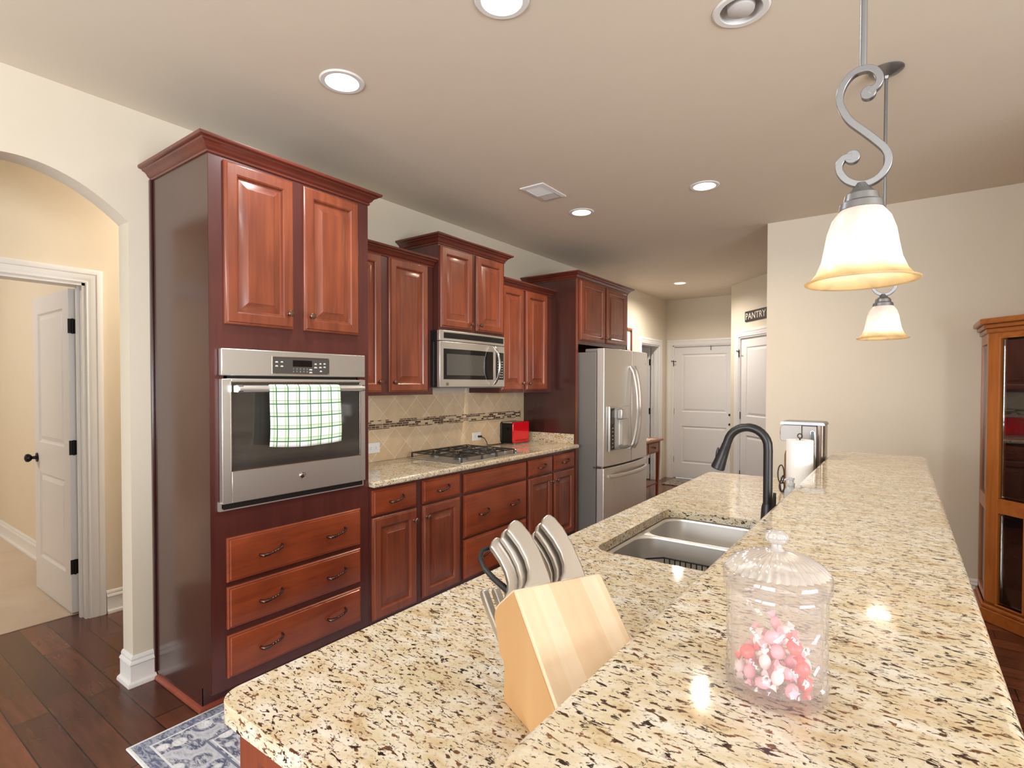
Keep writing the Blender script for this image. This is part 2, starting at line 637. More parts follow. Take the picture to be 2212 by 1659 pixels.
# left wall with arch and utility door opening
za = lambda y: 2.388-1.15*(y-.6)**2
pts = [(-3.3, 0), (.205, 0)]
pts += [(.205+.79*i/24, za(.205+.79*i/24)) for i in range(25)]
pts += [(.995, 0), (7.173, 0), (7.173, 2.03), (7.869, 2.03), (7.869, 0), (8.3, 0), (8.3, CEIL), (-3.3, CEIL)]
struct('wall_left', MB().prism(FL(XL), pts, -.12, 0), M['wall'], smooth=30)
pts = [(-3.3, 0), (.31, 0), (.31, 2.055), (1.122, 2.055), (1.122, 0), (3.1, 0), (3.1, CEIL), (-3.3, CEIL)]
struct('wall_hall', MB().prism(FL(XH), pts, -.12, 0), M['hallwall'], smooth=0)
struct('wall_hall_end', MB().box(-4.15, -3.082, 3.0, 3.1, 0, CEIL), M['hallwall'], smooth=0)
struct('wall_bedroom', MB().box(-8.1, -4.15, 1.262, 1.38, 0, CEIL), M['hallwall'], smooth=0)
struct('wall_bedroom_far', MB().box(-8.1, -8.0, -3.3, 1.3, 0, CEIL), M['hallwall'], smooth=0)
mbw = MB()
mbw.prism(FY(8.169), [(-3.1, 0), (-2.854, 0), (-2.854, 2.04), (-1.93, 2.04), (-1.93, 0), (-1.6, 0), (-1.6, CEIL), (-3.1, CEIL)], -.12, 0)
struct('wall_back', mbw, M['wall'], smooth=0)
PF = (V((-1.819, 7.419, 0)), V((.675216, -.737620, 0)), Z, V((-.737620, -.675216, 0)))
struct('wall_pantry', MB().prism(PF, [(0, 0), (.207, 0), (.207, 2.048), (.93, 2.048), (.93, 0), (1.40, 0), (1.40, CEIL), (0, CEIL)], -.11, 0), M['wall'], smooth=0)
struct('wall_pantry_return', MB().box(-1.815, -1.7, 7.44, 8.2, 0, CEIL), M['wall'], smooth=0)
struct('wall_right', MB().box(-.885, 3.5, 4.73, 4.85, 0, CEIL), M['wall'], smooth=0)
struct('wall_right_return', MB().box(-.885, -.77, 4.85, 6.50, 0, CEIL), M['wall'], smooth=0)
struct('wall_dining', MB().box(1.435, 1.55, 2.6, 4.73, 0, CEIL), M['wall'], smooth=0)
struct('wall_dining_return', MB().box(1.55, 3.5, 2.6, 2.72, 0, CEIL), M['wall'], smooth=0)
e = MB()
for y0, y1, z0, z1 in ((-3.3, -1.15, 0, CEIL), (1.15, 2.6, 0, CEIL), (-1.15, 1.15, 0, .7), (-1.15, 1.15, 2.2, CEIL)):
    e.box(3.4, 3.5, y0, y1, z0, z1)
struct('wall_east', e, M['wall'], smooth=0)
e = MB()
for x0, x1, z0, z1 in ((-8.1, -2.75, 0, CEIL), (-1.65, -1.55, 0, CEIL), (.45, 3.4, 0, CEIL), (-2.75, -1.65, 0, .7), (-2.75, -1.65, 2.2, CEIL), (-1.55, .45, 0, .7), (-1.55, .45, 2.2, CEIL)):
    e.box(x0, x1, -3.3, -3.2, z0, z1)
struct('wall_rear', e, M['wall'], smooth=0)
# utility room shell behind the left wall
u_ = MB().box(-5.2, -5.1, 5.9, 8.4, 0, CEIL); struct('wall_utility', u_, M['wall'], smooth=0)
u_ = MB().box(-5.2, -3.08, 5.8, 5.9, 0, CEIL); struct('wall_utility_near', u_, M['wall'], smooth=0)
u_ = MB().box(-5.2, -3.08, 8.3, 8.4, 0, CEIL); struct('wall_utility_end', u_, M['wall'], smooth=0)

BASE = [(0, 0), (.030, 0), (.030, .008), (.027, .016), (.017, .022), (.015, .026), (.015, .098), (.019, .103), (.017, .110), (.010, .118), (.011, .127), (.006, .138), (.0, .141)]


def base(name, path): struct(name, MB().sweep(path, BASE, FZ), M['white'], smooth=30)


base('baseboard_left', [(XL-.12, .995), (XL, .995), (XL, 1.088)])
base('baseboard_hall', [(XH, 1.213), (XH, 3.0)])
base('baseboard_bedroom', [(-8.0, 1.262), (-4.16, 1.262)])
base('baseboard_right', [(-.885, 6.4), (-.885, 4.73), (1.435, 4.73), (1.435, 2.6)])
base('baseboard_back', [(-1.819, 8.169), (-1.819, 7.419), (-1.819+.675*.11, 7.419-.7376*.11)])
base('baseboard_far_left', [(XL, 5.44), (XL, 7.085)])

CAS = [(0, 0), (0, .010), (.006, .013), (.012, .010), (.022, .012), (.030, .016), (.050, .016), (.056, .020), (.078, .021), (.085, .018), (.088, .0)]


def casing(name, F, a0, a1, top):
    struct(name, MB().sweep([(a1, 0), (a1, top), (a0, top), (a0, 0)], CAS, F), M['white'], smooth=30)


def jamb(name, F, a0, a1, top, d):
    j = MB()
    j.fbox(F, a0-.001, a0+.016, 0, top, -d, .002).fbox(F, a1-.016, a1+.001, 0, top, -d, .002).fbox(F, a0, a1, top-.016, top+.001, -d, .002)
    j.fbox(F, a0+.016, a0+.028, 0, top-.016, -.075, -.045).fbox(F, a1-.028, a1-.016, 0, top-.016, -.075, -.045)
    struct(name, j, M['white'], smooth=0)


casing('trim_1', FL(XH), .31, 1.122, 2.055); jamb('trim_2', FL(XH), .31, 1.122, 2.055, .12)
casing('trim_3', FL(XL), 7.173, 7.869, 2.03); jamb('trim_4', FL(XL), 7.173, 7.869, 2.03, .12)
casing('trim_5', FY(8.169), -2.854, -1.93, 2.04); jamb('trim_6', FY(8.169), -2.854, -1.93, 2.04, .12)
casing('trim_7', PF, .207, .93, 2.048); jamb('trim_8', PF, .207, .93, 2.048, .11)


def door_leaf(F, w, h, t, split):
    """two-panel moulded door; F's plane is the seen face, leaf goes back along -n. split = (z of mid rail low, high)"""
    d = MB()
    s = .115
    for a0, a1, b0, b1 in ((0, s, 0, h), (w-s, w, 0, h), (s, w-s, 0, .235), (s, w-s, split[0], split[1]), (s, w-s, h-.115, h)):
        d.fbox(F, a0, a1, b0, b1, -t, 0)
    for b0, b1 in ((.235, split[0]), (split[1], h-.115)):
        d.panel(F, s, w-s, b0, b1, [(0, -t), (0, -.001), (.010, -.010), (.018, -.011), (.045, -.003), (.050, -.003)])
    return d


def hinge(F, a, b, par, wide=.03):
    hb = MB(); hb.fbox(F, a-wide/2, a+wide/2, b-.045, b+.045, 0, .003)
    hb.tube([pt(F, a, b-.047, .006), pt(F, a, b+.047, .006)], .006, 8)
    struct('hinge', hb, M['blackmetal'], par)


def hinge_stop(F, a, b, par, s=1):
    hb = MB()
    hb.tube([pt(F, a, b-.075, .008), pt(F, a, b+.02, .008)], .0055, 8)
    hb.tube([pt(F, a-.03*s, b+.004, .018), pt(F, a+.035*s, b-.004, .03)], .004, 8)
    hb.ball(pt(F, a-.03*s, b+.004, .018), .008).ball(pt(F, a+.037*s, b-.004, .03), .009)
    struct('door_stop', hb, M['blackmetal'], par)


# bedroom door, swung open into the bedroom
DF = (V((-4.165, 1.075, .012)), -X, Z, -Y)
d1 = struct('door_1', door_leaf((DF[0], DF[1], Z, -Y), .765, 2.02, .035, (.82, 1.03)), M['door'], smooth=0)
kb = MB()
kM = Matrix.Rotation(pi/2, 3, 'X')
kb.lathe([(.001, 0), (.032, 0), (.032, .006), (.012, .010), (.010, .028), (.022, .036), (.029, .048), (.026, .062), (.012, .069), (.001, .07)], (-4.165-.70, 1.075, .93), 24, kM)
struct('door_knob', kb, M['blackmetal'], d1)
HF = (V((-4.165, 0, 0)), Y, Z, X)
for zz in (.30, 1.045, 1.80): hinge(HF, 1.094, zz, d1, .046)
# utility door, open into the dark room
d2 = struct('door_2', door_leaf((V((-3.09, 7.80, .012)), -X, Z, -Y), .68, 2.0, .035, (.82, 1.03)), M['door'], smooth=0)
HF = (V((-3.09, 0, 0)), Y, Z, X)
for zz in (.28, 1.04, 1.78): hinge(HF, 7.82, zz, d2, .05)
# back door
d3 = struct('door_3', door_leaf((V((-2.838, 8.20, .008)), X, Z, -Y), .892, 2.014, .035, (.80, 1.02)), M['door'], smooth=0)
B3 = FY(8.19)
for zz in (.29, 1.03): hinge(B3, -2.842, zz, d3, .012)
hinge_stop(FY(8.165), -2.838, 1.80, d3)
hk = MB().fbox(FY(8.199), -2.30, -2.285, 1.955, 2.03, 0, .008); struct('hook', hk, M['pewter'], d3)
for zz in (.86, 1.0): struct('latch_hole', MB().cyl(pt(B3, -2.02, zz, -.011), pt(B3, -2.02, zz, -.005), .017), M['black'], d3)
# pantry door
PD = (PF[0]+PF[1]*.223-PF[3]*.02+Z*.008, PF[1], Z, PF[3])
d4 = struct('door_4', door_leaf(PD, .692, 2.022, .035, (.80, 1.04)), M['door'], smooth=0)
for zz in (.30, 1.05): hinge((PF[0]-PF[3]*.012, PF[1], Z, PF[3]), .218, zz, d4, .02)
hinge_stop((PF[0]+PF[3]*.002, PF[1], Z, PF[3]), .215, 1.87, d4)

# unseen windows added behind the photographer to go with the fill lights
def window(n, F, a0, a1, z0, z1, bars):
    w = MB()
    w.sweep([(a0, z0), (a0, z1), (a1, z1), (a1, z0)], [(-.0, -.10), (-.0, .02), (-.09, .02), (-.09, 0), (-.05, -.0), (-.05, -.10)], F, closed=True)
    o = struct('window_%d' % n, w, M['white'], smooth=0)
    mm = MB()
    for i in range(1, bars): mm.fbox(F, a0+(a1-a0)*i/bars-.03, a0+(a1-a0)*i/bars+.03, z0, z1, -.08, -.04)
    mm.fbox(F, a0, a1, (z0+z1)/2-.02, (z0+z1)/2+.02, -.08, -.04)
    struct('window_sash', mm, M['white'], o, smooth=0)


window(1, (V((0, -3.2, 0)), -X, Z, Y), 1.65, 2.75, .7, 2.2, 1)
window(2, (V((0, -3.2, 0)), -X, Z, Y), -.45, 1.55, .7, 2.2, 2)
window(3, (V((3.4, 0, 0)), -Y, Z, -X), -1.15, 1.15, .7, 2.2, 2)

# ================================================================== recessed lights, vent
CANL = {0: 'cool white recessed ceiling light above the tall oven cabinet', 1: 'cool white recessed light cut by the top edge, nearest the camera',
        2: 'unlit recessed ceiling light with a grey bulb', 3: 'warm recessed ceiling light beside the square ceiling vent',
        4: 'warm recessed ceiling light right of the vent, nearest the hanging pendants', 5: 'small warm recessed light far away by the back doors'}
for i, (cx, cy, k) in enumerate(CANS):
    t_ = thing('recessed_light', CANL[i], 'ceiling light', (cx, cy, CEIL), 0, 'recessed ceiling lights')
    part('trim_ring', MB().lathe([(.070, -.0005), (.070, -.006), (.088, -.006), (.094, -.0005)], (cx, cy, CEIL), 48, cap0=False, cap1=False), M['white'], t_)
    part('reflector', MB().lathe([(.0735, -.004), (.070, .02), (.062, .062), (.060, .09), (.002, .09)], (cx, cy, CEIL), 40, cap0=False), M['white'], t_)
    bl = MB().lathe([(.002, .038), (.030, .038), (.042, .044), (.047, .055), (.047, .085)], (cx, cy, CEIL), 32, cap1=False)
    if k == 'o':
        bl = MB().lathe([(.002, -.012), (.028, -.012), (.043, -.004), (.046, .01), (.044, .088)], (cx, cy, CEIL), 32, cap1=False)
    part('bulb', bl, M[{'c': 'bulbcool', 'w': 'bulbwarm', 'o': 'bulboff'}[k]], t_)
    if k != 'o':
        ld = bpy.data.lights.new('can_beam', 'SPOT'); ld.energy = 38 if k == 'c' else (125 if i == 5 else 54)
        ld.spot_size = radians(165); ld.spot_blend = 1.0; ld.shadow_soft_size = .06 if k == 'c' else .03
        ld.color = (.90, .97, 1.0) if k == 'c' else ((1, .91, .80) if i == 5 else (1, .84, .64))
        lo = bpy.data.objects.new('can_beam', ld); COL.objects.link(lo); lo.location = (cx, cy, CEIL-.012)

t_ = thing('ceiling_vent', 'white square ceiling vent with louvres on one half', 'vent', (-1.97, 3.07, CEIL))
vf = MB().sweep([(-2.062, 2.925), (-2.062, 3.225), (-1.88, 3.225), (-1.88, 2.925)], [(0, 0), (0, -.006), (.025, -.010), (.028, -.010), (.028, 0)], (V((0, 0, CEIL)), X, Y, Z), closed=True)
part('frame', vf, M['white'], t_, smooth=0)
part('duct_back', MB().box(-2.05, -1.89, 2.94, 3.21, CEIL-.002, CEIL-.001), M['darkprint'], t_, smooth=0)
part('cover', MB().box(-2.04, -1.90, 3.10, 3.20, CEIL-.010, CEIL-.003), M['white'], t_, smooth=0)
for i in range(8):
    y0 = 2.955+i*.018
    part('louvre', MB().loops([[V((-2.04, y0, CEIL-.003)), V((-1.90, y0, CEIL-.003)), V((-1.90, y0+.011, CEIL-.010)), V((-2.04, y0+.011, CEIL-.010))],
                               [V((-2.04, y0+.002, CEIL-.002)), V((-1.90, y0+.002, CEIL-.002)), V((-1.90, y0+.013, CEIL-.009)), V((-2.04, y0+.013, CEIL-.009))]]), M['white'], t_, smooth=0)

# ================================================================== cabinets
XF = -2.384
DOORR = [(0, 0), (0, .010), (.004, .0135), (.009, .0150), (.012, .0205), (.050, .0205), (.053, .0185), (.056, .0165), (.060, .0065), (.066, .0050), (.070, .0060), (.100, .0165), (.102, .0185), (.104, .0185)]
DRAWR = [(0, 0), (0, .010), (.004, .0135), (.010, .0145), (.013, .0185), (.019, .020)]
CROWN = [(0, -.004), (.007, -.004), (.009, .004), (.006, .007), (.012, .011), (.017, .016), (.021, .024), (.028, .031), (.038, .035), (.041, .041), (.048, .042), (.055, .045), (.057, .050), (.057, .057), (0, .057)]


def knob(F, a, b, par, h=.02):
    Mb = basis(F)
    part('knob', MB().lathe([(.001, 0), (.009, 0), (.007, .004), (.0055, .012), (.011, .017), (.015, .022), (.0155, .027), (.012, .031), (.001, .033)], pt(F, a, b, h), 20, Mb), M['bronze'], par)


def pull(F, a, b, par, s=1.0, h=.02):
    P = [(-.050, -.007, 0), (-.050, -.007, .014), (-.043, -.008, .023), (-.028, -.007, .027), (-.012, -.004, .029), (.006, 0, .030), (.024, .004, .028), (.038, .009, .024), (.046, .014, .016), (.049, .017, 0)]
    R = [.006, .0075, .0085, .0078, .0055, .0048, .0050, .0062, .0062, .005]
    mb = MB().tube([pt(F, a+p*s, b+q*s, h+k) for p, q, k in P], [r*s for r in R], 10)
    for q in (.006-.012, .006, .006+.012): mb.ball(pt(F, a+q*s, b+q*.22*s, h+.030), .0066*s, n=10)
    part('pull', mb, M['pull'], par)


def cdoor(par, F, a0, a1, b0, b1, kn=None):
    d = part('door', MB().panel(F, a0, a1, b0, b1, DOORR), M['cherry'], par, smooth=25)
    if kn: knob(F, kn[0], kn[1], d)
    return d


def drawer(par, F, a0, a1, b0, b1, pulls=(.5,), s=1.0):
    d = part('drawer', MB().panel(F, a0, a1, b0, b1, DRAWR), M['cherryh'], par, smooth=25)
    for p in pulls: pull(F, a0+(a1-a0)*p, (b0+b1)/2, d, s)
    return d


def crown(par, x, y0, y1, z, left=True, right=True):
    p = []
    if left: p += [(XL+.001, y0)]
    p += [(x, y0), (x, y1)]
    if right: p += [(XL+.001, y1)]
    part('crown_molding', MB().sweep(p, CROWN, (V((0, 0, z)), X, Y, Z)), M['crown'], par, smooth=30)


# ---- tall oven cabinet
T0, T1 = 1.092, 1.932
oc = thing('oven_cabinet', 'tall cherry oven cabinet standing against the left wall beside the arch', 'cabinet', (-2.67, 1.512, 0))
cb_ = MB()
# carcass with an opening for the oven
cb_.box(XL+.002, XF-.02, T0+.003, T1, .10, .86).box(XL+.002, XF-.02, T0+.003, T1, 1.62, 2.43).box(XL+.002, -2.93, T0+.003, T1, .86, 1.62)
cb_.box(-2.93, XF-.02, T1-.018, T1, .86, 1.62)
part('carcass', cb_, M['frame'], oc, smooth=0)
ff = MB()
for a0, a1, b0, b1 in ((T0, 1.15, .10, 2.43), (1.862, T1, .10, 2.43), (1.15, 1.862, .10, .895), (1.15, 1.862, 1.59, 2.43)):
    ff.fbox(FL(XF), a0, a1, b0, b1, -.02, 0)
part('face_frame', ff, M['frame'], oc, smooth=0)
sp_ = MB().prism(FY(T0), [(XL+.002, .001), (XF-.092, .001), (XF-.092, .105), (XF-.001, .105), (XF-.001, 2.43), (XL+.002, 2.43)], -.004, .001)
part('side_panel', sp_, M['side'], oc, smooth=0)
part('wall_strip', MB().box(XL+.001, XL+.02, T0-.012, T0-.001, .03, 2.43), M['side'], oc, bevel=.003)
part('toe_kick', MB().box(XF-.11, XF-.092, T0, T1, .001, .105), M['frame'], oc, smooth=0)
QR = [(0, 0), (.018, 0), (.0175, .006), (.014, .012), (.008, .017), (0, .02)]
part('shoe_molding', MB().sweep([(XL+.03, T0-.001), (XF-.092, T0-.001), (XF-.092, T1)], QR, (V((0, 0, .001)), X, Y, Z)), M['shoe'], oc)
FT = FL(XF)
cdoor(oc, FT, 1.153, 1.477, 1.706, 2.412, (1.447, 1.778))
cdoor(oc, FT, 1.533, 1.860, 1.706, 2.412, (1.563, 1.778))
for b0, b1 in ((.573, .768), (.366, .551), (.150, .338)): drawer(oc, FT, 1.155, 1.868, b0, b1, (.275, .775), 1.06)
crown(oc, XF, T0, T1, 2.43)

# ---- wall oven
OX = -2.352
ov = thing('wall_oven', 'stainless wall oven with a wide glass door, built in the tall cabinet', 'oven', (-2.6, 1.505, .9))
OF = FL(OX)
part('housing', MB().box(-2.92, XF+.001, 1.165, 1.85, .905, 1.58), M['black'], ov, smooth=0)
cp_ = part('control_panel', MB().fbox(OF, 1.126, 1.886, 1.480, 1.598, -.028, 0), M['steel'], ov, bevel=.004)
dsb = part('control_glass', MB().prism(OF, rrect(1.357, 1.656, 1.494, 1.570, .007), 0, .0015), M['blackgloss'], cp_, smooth=0)
part('control_bezel', MB().sweep([(1.357, 1.494), (1.357, 1.570), (1.656, 1.570), (1.656, 1.494)], [(0, 0), (0, .003), (-.003, .003), (-.003, 0)], OF, closed=True), M['chrome'], cp_, smooth=0)
M['displ'] = mat('dark_display', srgb(12, 11, 11), .2)
M['panelgrey'] = mat('control_grey', srgb(74, 70, 66), .3)
dsb.data.materials[0] = M['panelgrey']
part('display', MB().prism(OF, rrect(1.458, 1.561, 1.527, 1.558, .002), .0015, .002), M['displ'], cp_, smooth=0)
tx = MB()
for i, ch in enumerate('12345'): text_mesh(ch, .0085, .0001, OF, 1.459+i*.0182, 1.5135, mb=tx)
for i, ch in enumerate('67890'): text_mesh(ch, .0085, .0001, OF, 1.459+i*.0182, 1.5005, mb=tx)
tx.bm.transform(Matrix.Translation(X*.0022))
part('keypad_digits', tx, M['graytext'], cp_, smooth=0)
kp = MB()
for a, b, w in ((1.376, 1.547, .014), (1.402, 1.548, .012), (1.376, 1.5285, .014), (1.402, 1.528, .014), (1.554, 1.5145, .017), (1.554, 1.501, .017), (1.581, 1.543, .013), (1.581, 1.5255, .017), (1.608, 1.545, .012), (1.608, 1.527, .015), (1.632, 1.5455, .013), (1.632, 1.529, .014), (1.611, 1.508, .013)):
    kp = MB()
    for r_ in range(2):
        kp.fbox(OF, a-w/2*(1 if r_ else .8), a+w/2*(1 if r_ else .8), b-.0035*r_, b-.0035*r_+.0026, .0016, .0022)
    part('key_legend', kp, M['graytext'], cp_, smooth=0)
# door: steel surround with a window opening
dr = MB()
for a0, a1, b0, b1 in ((1.128, 1.168, .924, 1.466), (1.850, 1.886, .924, 1.466), (1.168, 1.850, .924, 1.066), (1.168, 1.850, 1.451, 1.466)):
    dr.fbox(OF, a0, a1, b0, b1, -.03, 0)
od = part('oven_door', dr, M['steel'], ov, bevel=.002)
part('door_window', MB().prism(OF, rrect(1.164, 1.853, 1.062, 1.454, .012), -.02, -.002), M['ovenglass'], od, smooth=0)
part('window_trim', MB().sweep([(1.168, 1.066), (1.168, 1.451), (1.850, 1.451), (1.850, 1.066)], [(0, -.004), (0, .002), (-.004, .002), (-.004, -.004)], OF, closed=True), M['chrome'], od, smooth=0)
hd = MB().tube([(OX+.045, 1.175, 1.4225), (OX+.045, 1.838, 1.4225)], .0155, 24)
oh = part('door_handle', hd, M['handlesteel'], od)
for yy in (1.183, 1.83):
    part('handle_bracket', MB().prism(FY(yy), rrect(OX-.002, OX+.058, 1.405, 1.440, .012), -.011, .011), M['chrome'], oh, bevel=.003)
bd = MB().lathe([(.001, .004), (.012, .004), (.0135, .003), (.0155, .0035), (.0165, .0015), (.0165, 0)], pt(OF, 1.507, 1.0, 0), 36, basis(OF))
lb = part('badge', bd, M['chrome'], od)
part('badge_letters', text_mesh('GE', .014, .0003, (OF[0]+X*.0042, Y, Z, X), 1.507, .995, 'CENTER'), M['darkprint'], lb, smooth=0)
part('lower_trim', MB().sweep([(1.120, .932), (1.120, .892), (1.884, .892), (1.884, .932)], [(0, -.02), (0, .006), (-.010, .006), (-.010, -.002), (-.02, -.02)], FL(XF+.012)), M['handlesteel'], ov, smooth=0)
part('vent_gap', MB().box(XF-.01, OX-.012, 1.135, 1.875, .898, .930), M['black'], ov, smooth=0)

# ---- dish towel on the oven handle
tw = mat('plaid_cotton', srgb(240, 242, 238), .9)
t, b, N, L = nt(tw)
tc = N.new('ShaderNodeTexCoord'); sp = N.new('ShaderNodeSeparateXYZ'); L.new(tc.outputs['UV'], sp.inputs[0])


def stripes(sock, period, lines):
    md = N.new('ShaderNodeMath'); md.operation = 'MODULO'; md.inputs[1].default_value = period
    L.new(sock, md.inputs[0])
    out = []
    for c0, w in lines:
        sb = N.new('ShaderNodeMath'); sb.operation = 'SUBTRACT'; sb.inputs[1].default_value = c0; L.new(md.outputs[0], sb.inputs[0])
        ab = N.new('ShaderNodeMath'); ab.operation = 'ABSOLUTE'; L.new(sb.outputs[0], ab.inputs[0])
        lt = N.new('ShaderNodeMath'); lt.operation = 'LESS_THAN'; lt.inputs[1].default_value = w; L.new(ab.outputs[0], lt.inputs[0])
        out.append(lt.outputs[0])
    return out


col = srgb(241, 243, 240)
PALE, DARK, LIME = srgb(208, 234, 204), srgb(44, 108, 60), srgb(140, 178, 100)
cu_ = stripes(sp.outputs['X'], .0575, [(.0225, .0030), (.0160, .0014), (.031, .0024)])
cv_ = stripes(sp.outputs['Y'], .0575, [(.0335, .0030), (.0405, .0014), (.025, .0024)])
for fct, cc in ((cu_[0], PALE), (cv_[0], PALE), (cu_[1], LIME), (cv_[1], LIME), (cu_[2], DARK), (cv_[2], DARK)):
    col = mix(tw, fct, col, cc)
setcol(tw, col)
bump(tw, noise(tw, mapping(tw), 500, 2), .3, .001)
mb = MB(); NU, NV = 40, 44
uvl = mb.bm.loops.layers.uv.new('UVMap')
wdt, R_ = .375, .0185
front, backl = .268, .20
tot = front+pi*R_+backl
grid = []
hx, hz = OX+.045, 1.4225
for j in range(NV+1):
    s = tot*j/NV
    row = []
    for i in range(NU+1):
        a = wdt*i/NU
        if s < front:
            k = (front-s)/front
            rip = .004*sin(a*38+1.0)*k+.003*sin(a*17+s*9)*k
            x = hx+R_+rip+.004*k; zz = hz-(front-s)+(.012*(a/wdt-.55)**2*4*k-.006*k if True else 0)
            yy = a+.005*sin(s*14)*k-(.006*k*(1-a/wdt))
        elif s < front+pi*R_:
            th = (s-front)/R_
            x = hx+R_*cos(th); zz = hz+R_*sin(th); kk = max(0, th-1.3)/(pi-1.3); yy = a*(1-.20*kk)+.055*kk
        else:
            q = s-front-pi*R_
            x = hx-R_+.002; zz = hz-q; yy = .055+a*.80
        row.append((mb.bm.verts.new((x, 1.306+yy, zz)), (a, s)))
    grid.append(row)
for j in range(NV):
    for i in range(NU):
        q = [grid[j][i], grid[j][i+1], grid[j+1][i+1], grid[j+1][i]]
        fc = mb.bm.faces.new([k[0] for k in q])
        for lp, k in zip(fc.loops, q): lp[uvl].uv = k[1]
solo('dish_towel', mb, tw, 'white and green plaid dish towel draped over the oven handle', 'towel', solid=.0022, smooth=60)

# ---- wall cabinets
def wallcab(name, label, x, y0, y1, z0, z1, left, right):
    t_ = thing(name, label, 'cabinet', ((x+XL)/2, (y0+y1)/2, z0))
    part('carcass', MB().box(XL+.002, x-.02, y0+.001, y1-.001, z0, z1), M['frame'], t_, smooth=0)
    f_ = MB().fbox(FL(x), y0, y1, z0, z1, -.02, 0)
    part('face_frame', f_, M['frame'], t_, smooth=0)
    return t_


xU = -2.64
wl = wallcab('wall_cabinet', 'cherry wall cabinet between the tall oven cabinet and the microwave', xU, 1.934, 2.698, 1.372, 2.262, 0, 0)
cdoor(wl, FL(xU), 1.946, 2.235, 1.393, 2.250, (2.205, 1.455)); cdoor(wl, FL(xU), 2.297, 2.640, 1.393, 2.250, (2.327, 1.455))
part('crown_molding', MB().sweep([(xU, 1.935), (xU, 2.698)], CROWN, (V((0, 0, 2.252)), X, Y, Z)), M['crown'], wl, smooth=30)
xM = -2.59
wm = wallcab('wall_cabinet', 'short raised cherry wall cabinet above the microwave', xM, 2.702, 3.458, 1.820, 2.425, 1, 1)
cdoor(wm, FL(xM), 2.716, 3.052, 1.842, 2.405, (3.022, 1.885)); cdoor(wm, FL(xM), 3.097, 3.432, 1.842, 2.405, (3.127, 1.885))
crown(wm, xM, 2.702, 3.458, 2.418)
wr = wallcab('wall_cabinet', 'cherry wall cabinet right of the microwave, above the red toaster', xU, 3.462, 4.266, 1.372, 2.262, 0, 0)
cdoor(wr, FL(xU), 3.475, 3.790, 1.393, 2.250, (3.760, 1.450)); cdoor(wr, FL(xU), 3.828, 4.168, 1.393, 2.250, (3.858, 1.450))
part('crown_molding', MB().sweep([(xU, 3.462), (xU, 4.266)], CROWN, (V((0, 0, 2.252)), X, Y, Z)), M['crown'], wr, smooth=30)
# fridge enclosure
fe = thing('fridge_cabinet', 'cherry enclosure around the fridge with two short doors on top', 'cabinet', (-2.67, 4.83, 0))
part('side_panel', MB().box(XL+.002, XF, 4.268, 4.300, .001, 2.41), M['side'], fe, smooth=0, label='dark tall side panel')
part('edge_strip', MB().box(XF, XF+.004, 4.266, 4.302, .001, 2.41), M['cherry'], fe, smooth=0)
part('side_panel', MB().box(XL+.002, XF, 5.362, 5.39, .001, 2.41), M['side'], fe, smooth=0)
part('carcass', MB().box(XL+.002, XF-.02, 4.30, 5.362, 1.825, 2.41), M['frame'], fe, smooth=0)
part('face_frame', MB().fbox(FL(XF), 4.302, 5.39, 1.812, 2.41, -.02, 0), M['frame'], fe, smooth=0)
cdoor(fe, FL(XF), 4.328, 4.828, 1.848, 2.398, (4.80, 1.895)); cdoor(fe, FL(XF), 4.862, 5.345, 1.848, 2.398, (4.892, 1.895))
crown(fe, XF, 4.268, 5.39, 2.405)

# ---- microwave
MX = -2.54
mw = thing('microwave', 'stainless over-the-range microwave with black vent and curved handle', 'microwave', (-2.75, 3.05, 1.42))
MF = FL(MX)
part('body', MB().box(XL+.003, MX-.035, 2.676, 3.412, 1.424, 1.816), M['black'], mw, bevel=.003)
part('side_rail', MB().box(MX-.075, MX-.069, 2.673, 2.677, 1.43, 1.735), M['chrome'], mw, smooth=0)


def bow(a): return .022*(1-((a-3.044)/.37)**2)


def bowed(a0, a1, b0, b1, t0, t1, n=14):
    mb = MB(); L = []
    for i in range(n+1):
        a = a0+(a1-a0)*i/n
        L.append([pt(MF, a, b, h+bow(a)) for b, h in ((b0, t0), (b1, t0), (b1, t1), (b0, t1))])
    mb.loops(L); return mb


part('top_panel', bowed(2.674, 3.414, 1.744, 1.816, -.036, -.012), M['steel'], mw, bevel=.002)
vg = part('vent_grille', bowed(2.712, 3.395, 1.762, 1.802, -.030, -.0105), M['black'], mw, smooth=30)
for i in range(3):
    part('vent_slat', bowed(2.718, 3.390, 1.769+i*.011, 1.773+i*.011, -.02, -.006), M['black'], vg, smooth=30)
md_ = part('microwave_door', bowed(2.674, 3.262, 1.424, 1.740, -.036, -.010), M['steel'], mw, bevel=.003)
part('door_window', bowed(2.708, 3.245, 1.478, 1.690, -.030, -.0085), M['blackgloss'], md_, smooth=30)
part('door_screen', bowed(2.736, 3.135, 1.507, 1.655, -.02, -.0078), M['mwglass'], md_, smooth=30)
part('control_panel', bowed(3.264, 3.414, 1.424, 1.740, -.036, -.010), M['steel'], mw, bevel=.003)
cpn = part('control_glass', bowed(3.285, 3.398, 1.478, 1.690, -.03, -.0085), M['blackgloss'], mw, smooth=30)
kp = MB()
for r_ in range(7):
    for c_ in range(3):
        a = 3.308+c_*.028; b = 1.495+r_*.020
        h = bow(a)-.0078
        part('key_legend', MB().fbox((MF[0]+X*h, Y, Z, X), a, a+.012, b, b+.005, 0, .0006), M['graytext'], cpn, smooth=0)
hp = []
for i in range(13):
    q = i/12
    hp.append(pt(MF, 3.232, 1.445+.285*q, .012+.052*sin(pi*q)**.7+bow(3.232)))
part('door_handle', MB().tube(hp, [.010]*13, 12), M['chrome'], md_)
lg = MB().lathe([(.001, .003), (.010, .003), (.0125, .002), (.0135, 0)], pt(MF, 2.745, 1.447, bow(2.745)-.010), 28, basis(MF))
